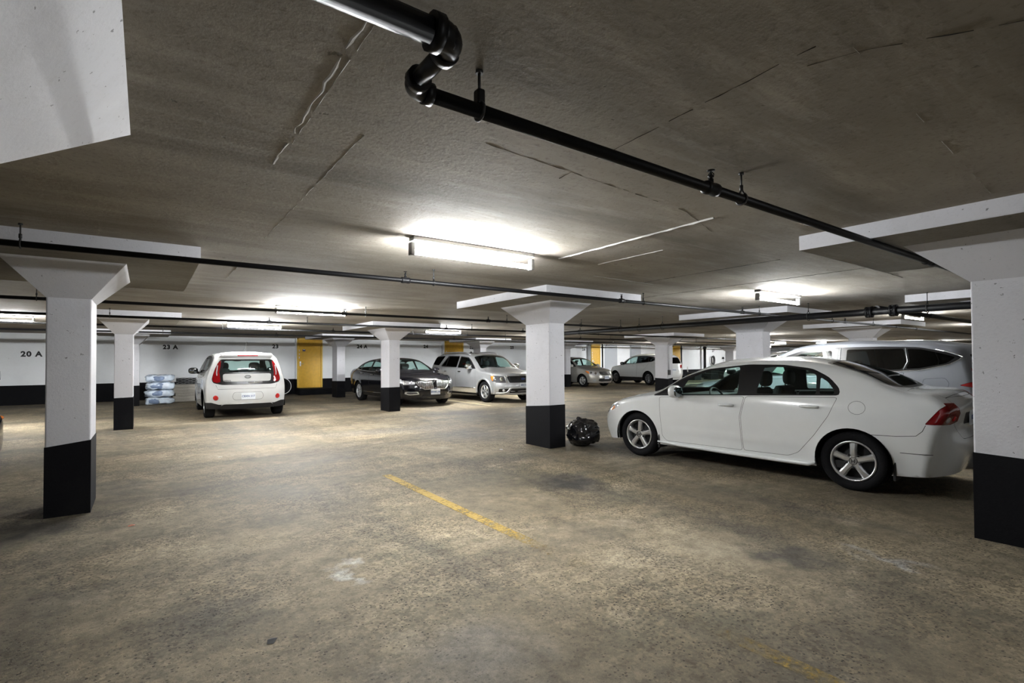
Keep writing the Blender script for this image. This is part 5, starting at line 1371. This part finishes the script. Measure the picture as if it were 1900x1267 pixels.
# ------------------------------------------------------------------ sprinkler pipes
def hanger(parent, x, z, r, top=CEIL, v=False):
    b = MB(); p = (lambda a, c, d: (c, a, d)) if v else (lambda a, c, d: (a, c, d))
    b.tube([p(x, 0, z + r + .03), p(x, 0, top)], .0055, 6)
    b.tube([p(x, r * 1.25 * math.sin(a) , z + r * 1.25 * math.cos(a) + (.03 if abs(a) < .3 else 0)) for a in np.linspace(-PI, PI, 17)[:-1]], .006, 5, closed=True)
    b.tube([p(x, 0, z + r + .018), p(x, 0, z + r + .05)], .011, 6)
    b.tube([p(x, 0, top - .012), p(x, 0, top)], .014, 8)
    return b.build('pipe_hanger', M_ROD, parent)
def sprinkler(parent, x, z, r):
    b = MB(); b.lathe([(r * 1.02, -.05), (r * 1.35, -.048), (r * 1.4, -.025), (r * 1.25, 0), (r * 1.4, .025), (r * 1.35, .048), (r * 1.02, .05)], (x, 0, z), 'X', 16)
    b.lathe([(.014, r), (.014, r + .025), (.009, r + .028), (.009, r + .035), (.016, r + .036), (.016, r + .042), (.006, r + .05), (.006, r + .058)], (x, 0, z), 'Z', 10)
    for s in (-1, 1): b.tube([(x, s * .013, z + r + .03), (x, s * .017, z + r + .048), (x, 0, z + r + .066)], .0028, 5)
    b.lathe([(0, r + .066), (.020, r + .068), (.021, r + .071), (0, r + .073)], (x, 0, z), 'Z', 12)
    return b.build('sprinkler_head', M_PIPE, parent)
def branch(v, u0, u1, label, heads, hangs, z=2.278, r=.024, label_group='sprinkler branch pipes'):
    o = empty('sprinkler_pipe', (0, v, 0), 0, label, 'pipe', label_group)
    b = MB(); b.tube([(u0, 0, z), (u1, 0, z)], r, 14); b.build('pipe_run', M_PIPE, o)
    for h in heads: sprinkler(o, h, z, r)
    for h in hangs: hanger(o, h, z, r)
    return o
# nearest branch with its swing joint
p1 = empty('sprinkler_pipe', (0, 0, 0), 0, 'black sprinkler pipe nearest overhead with a double elbow', 'pipe', 'sprinkler branch pipes')
zz = 2.285; vA, vB, uE = 1.51, 1.215, .70
b = MB(); b.tube([(uE, vA, zz), (10.4, vA, zz)], .025, 16); b.build('pipe_run', M_PIPE, p1)
b = MB(); b.tube([(uE - .02, vB, zz), (-9, vB, zz)], .036, 16); b.build('pipe_run', M_PIPE, p1)
b = MB(); b.tube([(uE - .01, vB + .03, zz), (uE - .01, vA - .03, zz)], .027, 16); b.build('nipple', M_PIPE, p1)
def elbow(cx, cy, d1, d2, r1, r2, parent):
    b = MB(); c = Vector((cx, cy, zz)); d1 = Vector(d1); d2 = Vector(d2); R_ = .055
    pts = []; rs = []
    for t in np.linspace(0, 1, 9):
        q = c + d1 * R_ * (1 - t)**2 + d2 * R_ * t**2; pts.append(q); rs.append((r1 + (r2 - r1) * t) * 1.22)
    b.tube(pts, rs, 16)
    for d, rr in ((d1, r1), (d2, r2)):
        b.tube([c + d * (R_ - .008), c + d * (R_ + .022)], rr * 1.42, 16)
    return b.build('elbow', M_PIPE, parent)
elbow(uE - .01, vA, (0, -1, 0), (1, 0, 0), .028, .026, p1)
elbow(uE - .01, vB, (-1, 0, 0), (0, 1, 0), .036, .029, p1)
for nm in ((.955, True), (2.66, False), (5.9, False)):
    q = hanger(p1, nm[0], zz, .025); q.location.y = vA
b = MB(); b.box((.94, vA - .018, zz + .02), (.97, vA + .018, zz + .075), bev=.006); b.build('clevis', M_PIPE, p1)
q = sprinkler(p1, 2.37, zz, .025); q.location.y = vA
q = sprinkler(p1, 5.75, zz, .025); q.location.y = vA
branch(5.12, -9, 26, 'black sprinkler pipe running left to right just beyond the big lit batten', (2.28, 5.71, 9.0, 13.5, 16.8), (-.75, 2.62, 6.2, 9.6, 12.8, 15.2, 18.4))
branch(9.32, -9, 10.4, 'black sprinkler pipe second beyond the big batten, over the white hatchback roof', (2.95, 6.1), (-1.2, 3.35, 6.6, 8.9))
branch(12.15, -9, 32, 'black sprinkler pipe in front of the flared heads of the middle columns', (2.2, 6.6, 9.2), (-.55, 3.0, 7.4, 12.4, 16.1, 20.0))
branch(14.92, -9, 38, 'thin black sprinkler pipe over the parked black saloon', (4.4, 8.9, 14.2, 19.5), (1.6, 6.9, 10.5, 15.9, 22.0))
branch(17.6, -9, 44, 'thin black sprinkler pipe nearest the back wall', (3.4, 9.9, 17.6, 24.0), (.4, 7.9, 12.4, 19.0, 27.0), z=2.262)
branch(20.9, 17, 44, 'thin sprinkler pipe over the white crossover', (22.0, 28.0), (20.5, 25.6, 31.0))
p1b = branch(3.3, 9.95, 20, 'thick black pipe branching off the main to the right', (), (12.6, 16.2), z=2.25, r=.045, label_group='main pipes')
mp = empty('main_pipe', (9.88, 0, 0), 0, 'thick black main pipe crossing the ceiling above the saloon', 'pipe', 'main pipes')
b = MB(); b.tube([(0, -7.5, 2.185), (0, 12.2, 2.185)], .058, 18); b.build('pipe_run', M_PIPE, mp)
for y in (3.04, 3.38):
    b = MB(); b.lathe([(.064, -.05), (.095, -.05), (.095, -.018), (.075, -.015), (.075, .015), (.095, .018), (.095, .05), (.064, .05)], (0, y, 2.185), 'Y', 22)
    for k in range(6): b.ball((.085 * math.cos(k), y, 2.185 + .085 * math.sin(k)), (.012, .055, .012), 6, 4)
    b.build('flange', M_PIPE, mp)
for y in (2.6, 4.35, 7.6, 8.3, 8.9, 10.4, 11.6): hanger(mp, y, 2.185, .062, v=True)
# thin cable conduit down the conduit column
cd = empty('conduit', (0, 0, 0), 0, 'thin grey conduit with a switch box on the column by the white crossover', 'conduit')
b = MB(); b.tube([(16.95, 12.745, .95), (16.95, 12.745, 1.95), (17.35, 12.2, 2.30), (17.35, 12.2, 2.42)], .012, 8); b.build('conduit_run', M_GALV, cd)
b = MB(); b.box((16.89, 12.70, .80), (17.01, 12.77, 1.0), bev=.008); b.build('switch_box', M_PLAST, cd)

# ------------------------------------------------------------------ floor markings
M_LINE = worn_line_material('worn yellow paint', (.52, .35, .07), 2.2, 3.9)
b = MB(); b.box((2.36, .3, -.001), (2.465, 6.0, .0025)); o = b.build('trim_3', M_LINE); o['kind'] = 'structure'; o['label'] = 'worn yellow stall line on the floor'
M_LINE2 = mat('pale yellow paint', (.55, .46, .28), .7, var=.2)
for i, u in enumerate((8.72, 11.9)):
    b = MB(); b.box((u, 13.3, -.001), (u + .10, 18.4, .0025)); o = b.build('trim_%d' % (4 + i), M_LINE2); o['kind'] = 'structure'; o['label'] = 'pale stall line beside the silver SUV'

# ------------------------------------------------------------------ vehicles in their stalls
build_car(spec_saloon(), 'saloon_car', 'white four-door saloon, largest car, parked in front on the right', 6.781, 3.696, .084)
build_car(spec_hatch(), 'hatchback', 'white boxy hatchback with black rear surround, tail towards us', 2.12, 16.373, -.012, 1.05)
build_car(spec_black(), 'saloon_car', 'black saloon with chrome slatted grille behind a column', 7.187, 16.683, 3.177, 1.06)
build_car(spec_suv(), 'estate_car', 'silver roof-railed SUV with round fog lamps, nose towards us', 10.17, 16.065, 3.159, 1.022)
build_car(spec_compact(), 'saloon_car', 'beige-silver compact saloon seen small beside the bin bag column', 19.533, 20.997, 3.133, 1.073)
build_car(spec_white(), 'crossover', 'white crossover with black lower cladding, side on, small in the distance', 23.771, 19.609, -.141, 1.052)
build_car(spec_grey(), 'crossover', 'steel grey crossover with tinted windows directly behind the white saloon', 9.2, 3.8, .03)
build_car(spec_dark(), 'crossover', 'black crossover of which only the tail corner enters at the left edge', -3.93, 8.95, PI / 2)
build_car(spec_cross('far'), 'crossover', 'far white crossover peeping above the saloon roof', 24.0, 11.9, .3, 1.05)

# ------------------------------------------------------------------ loose things
def crumple(obj_mb, amp, freq, seed):
    from mathutils import noise
    out = []
    for p in obj_mb.v:
        q = Vector(p); n = noise.noise_vector(q * freq + Vector((seed, seed * 2, 0))) + .5 * noise.noise_vector(q * freq * 2.7 + Vector((seed, 0, 5)))
        out.append(tuple(q + n * amp))
    obj_mb.v = out
# black bin bag
b = MB(); b.ball((0, 0, .21), (.235, .27, .215), 60, 40, .85); b.v = [(x + .10 * max(0, z - .15), y + .22 * max(0, z - .12), z) for x, y, z in b.v]; crumple(b, .045, 5, 3); crumple(b, .022, 13, 9); crumple(b, .007, 38, 4)
b.v = [(x, y, max(z, .002)) for x, y, z in b.v]
r = empty('bin_bag', (5.87, 6.12, 0), 0, 'black crumpled bin bag slumped beside the column', 'bag')
b.build('sack', mat('bag film', (.007, .007, .009), .18, 0, .5, .6), r)
b = MB(); b.ball((.03, .11, .41), (.06, .055, .05), 14, 8); crumple(b, .03, 11, 8); b.build('knot', MATS['bag film'], r)

# four plastic sacks stacked by the column
M_SACK = mat('blue-white sack film', (.60, .68, .78), .25, 0, .5, .5, var=.22, scale=6)
M_SACKD = mat('sack print', (.20, .27, .42), .3, 0, .5, .5, var=.3, scale=9)
for k in range(4):
    b = MB(); b.ball((0, 0, .118), (.40, .26, .118), 48, 24, .5); crumple(b, .05, 5.5, 11 + k * 3); b.v = [(x, y, min(.25, max(0, z))) for x, y, z in b.v]
    r = empty('salt_sack', (.385 + (.02, .0, .03, .01)[k], 20.85, k * .252 + .002), (.05, -.06, .08, -.03)[k],
        'pale blue plastic sack, %s of the stack of four by the column' % ('bottom one', 'second from the floor', 'third from the floor', 'topmost')[k], 'sack', 'plastic sacks stacked by the wall')
    b.build('filled_bag', M_SACK, r)
    b = MB(); b.ball(((-.18, -.04, -.12, .0)[k], -.15, .115), (.15 + .02 * k, .14, .09), 18, 10, .6); crumple(b, .03, 5, 20 + k); b.build('printed_panel', M_SACKD, r)
# stack of boards with a roll of wire mesh on it
M_WOOD = concrete_material('weathered board', [(.3, (.30, .28, .24)), (.7, (.46, .43, .38))], (.3, 6, 6))
for k in range(6):
    r = random.Random(k)
    b = MB(); b.box((-.95, -.28, 0), (.95, .28, .098), bev=.006)
    o = b.build('board', M_WOOD); o.location = (1.78 + r.uniform(-.04, .04), 21.9 + r.uniform(-.03, .03), .002 + k * .102)
    tag(o, 'weathered grey board, %s of the pile between sacks and hatchback' % ('lowest', 'second from the floor', 'third from the floor', 'fourth from the floor', 'fifth from the floor', 'topmost')[k], 'board', 'boards piled by the back wall')
r = empty('wire_mesh_roll', (1.85, 21.9, .62), 0, 'dark roll of wire mesh lying on the board pile', 'roll')
b = MB(); b.tube([(-.95, 0, .115), (.95, 0, .115)], .105, 18); b.build('core', mat('mesh core', (.03, .03, .03), .8), r)
b = MB()
for s in (-1, 1):
    for a0 in np.linspace(0, 2 * PI, 9)[:-1]:
        b.tube([(-.95 + 1.9 * t, .112 * math.cos(a0 + s * 7 * t), .115 + .112 * math.sin(a0 + s * 7 * t)) for t in np.linspace(0, 1, 40)], .006, 4)
b.build('wire_mesh', M_GALV, r)['kind'] = 'stuff'
# spare tyre leaning by the yellow door
r = empty('spare_tyre', (4.66, 23.02, .003), 0, 'black tyre with pale halo ring leaning left of the yellow door', 'tyre')
Mx = Matrix.Translation((0, 0, .37)) @ Matrix.Rotation(math.radians(-12), 4, 'X')
b = MB(); b.lathe([(.22, -.07), (.25, -.10), (.33, -.10), (.365, -.07), (.37, 0), (.365, .07), (.33, .10), (.25, .10), (.22, .07), (.22, -.07)], (0, 0, 0), 'Y', 36); b.v = [tuple(Mx @ Vector(p)) for p in b.v]; b.build('tyre_body', mat(**RUBBER), r)
b = MB(); b.tube([Mx @ Vector((.345 * math.cos(a), -.096, .345 * math.sin(a))) for a in np.linspace(0, 2 * PI, 40)[:-1]], .014, 6, closed=True); b.build('halo_ring', mat('halo white', (.72, .72, .72), .6), r)  # pale ring puts the bright halo around the tyre into colour
# things along the wall far right
r = empty('standpipe', (35.3, 23.2, 0), 0, 'black vertical standpipe on the far back wall', 'pipe')
b = MB(); b.tube([(0, 0, 0), (0, 0, CEIL)], .10, 14); b.build('riser', M_PIPE, r)
for z in (.5, 2.3): 
    b = MB(); b.lathe([(.10, -.04), (.15, -.04), (.15, .04), (.10, .04)], (0, 0, z), 'Z', 16); b.build('flange', M_PIPE, r)
for i, (u, v, rr, lb) in enumerate(((22.98, 22.2, .05, 'black riser pipe in front of the yellow door by the compact'), (30.95, 22.2, .05, 'black riser pipe in front of the farthest yellow door'))):
    r = empty('riser_pipe', (u, v, 0), 0, lb, 'pipe')
    b = MB(); b.tube([(0, 0, 0), (0, 0, CEIL)], rr, 12); b.build('riser', M_PIPE, r)
    b = MB(); b.lathe([(rr, -.03), (rr + .03, -.03), (rr + .03, .03), (rr, .03)], (0, 0, 2.2), 'Z', 14); b.build('collar', M_PIPE, r)
r = empty('chair', (31.75, 22.0, .0), .5, 'pale tubular chair standing by the far wall', 'chair')
M_CH = mat('chair white', (.72, .72, .70), .5)
b = MB(); b.box((-.22, -.22, .44), (.22, .22, .47), bev=.01); b.build('seat', M_CH, r)
b = MB(); b.tube([(-.2, .2, .46), (-.2, .24, .9), (.2, .24, .9), (.2, .2, .46)], .016, 8); b.build('back_frame', M_CH, r)
b = MB(); b.box((-.19, .225, .72), (.19, .245, .88), bev=.008); b.build('backrest', M_CH, r)
for sx in (-1, 1):
    for sy in (-1, 1):
        b = MB(); b.tube([(sx * .2, sy * .2, .44), (sx * .21, sy * .21, 0)], .014, 8); b.build('leg', M_CH, r)
for i, (u, w, h, lb) in enumerate(((31.0, .8, .55, 'low dark storage bin left under the chair'), (33.0, .9, .62, 'dark storage bin right of the chair'), (34.5, .7, .5, 'small dark bin beside the standpipe'))):
    r = empty('storage_bin', (u, 21.2, 0), 0, lb, 'bin', 'storage bins by the far wall')
    b = MB(); b.box((-w / 2, -.3, 0), (w / 2, .3, h - .08), bev=.02); b.build('tub', M_PLAST, r)
    b = MB(); b.box((-w / 2 - .02, -.32, h - .08), (w / 2 + .02, .32, h), bev=.015); b.build('lid', M_PLAST, r)
r = empty('hose_coil', (36.6, 23.42, 1.35), 0, 'black hose coil hung on the far back wall', 'hose')
b = MB()
for k in range(4):
    b.tube([((.16 + .02 * k) * math.cos(a) , -.03 - .035 * k, (.30 + .02 * k) * math.sin(a)) for a in np.linspace(0, 2 * PI, 24)[:-1]], .022, 6, closed=True)
b.build('hose', M_TRIM, r)
b = MB(); b.tube([(0, .08, .30), (0, -.16, .30), (0, -.17, .36)], .015, 6); b.build('hook', M_GALV, r)
r = empty('hand_broom', (38.2, 23.42, 1.2), 0, 'small hand broom hung beside the hose coil', 'broom')
b = MB(); b.tube([(0, 0, -.25), (0, 0, .25)], .014, 6); b.build('handle', M_GALV, r)
b = MB(); b.prism([(-.12, .25), (.12, .25), (.06, .42), (-.06, .42)], -.02, .03); b.build('bristles', M_TRIM, r)
# litter on the slab
SCR = .6
for i, (u, v, c_, lb) in enumerate((( -.09, 5.47, (.55, .20, .12), 'reddish paper scrap on the floor right of the left column'), (.52, 2.79, (.03, .03, .03), 'black scrap lying in the near foreground'), (4.55, 6.6, (.7, .7, .7), 'white paper scrap left of the bin bag column'), (.9, 8.6, (.65, .62, .55), 'pale scrap on the floor in the aisle'))):
    b = MB(); b.add([(-.04, -.03, .003), (.035, -.035, .012), (.045, .02, .004), (.0, .035, .014), (-.045, .02, .004)], [(0, 1, 2, 3, 4)])
    b.add([(-.04, -.03, .001), (.035, -.035, .010), (.045, .02, .002), (.0, .035, .012), (-.045, .02, .002)], [(4, 3, 2, 1, 0)])
    o = b.build('litter_scrap', mat('scrap %d' % i, c_, .7)); o.location = (u, v, 0); o.scale = (SCR, SCR, SCR); o.rotation_euler.z = i; tag(o, lb, 'litter')
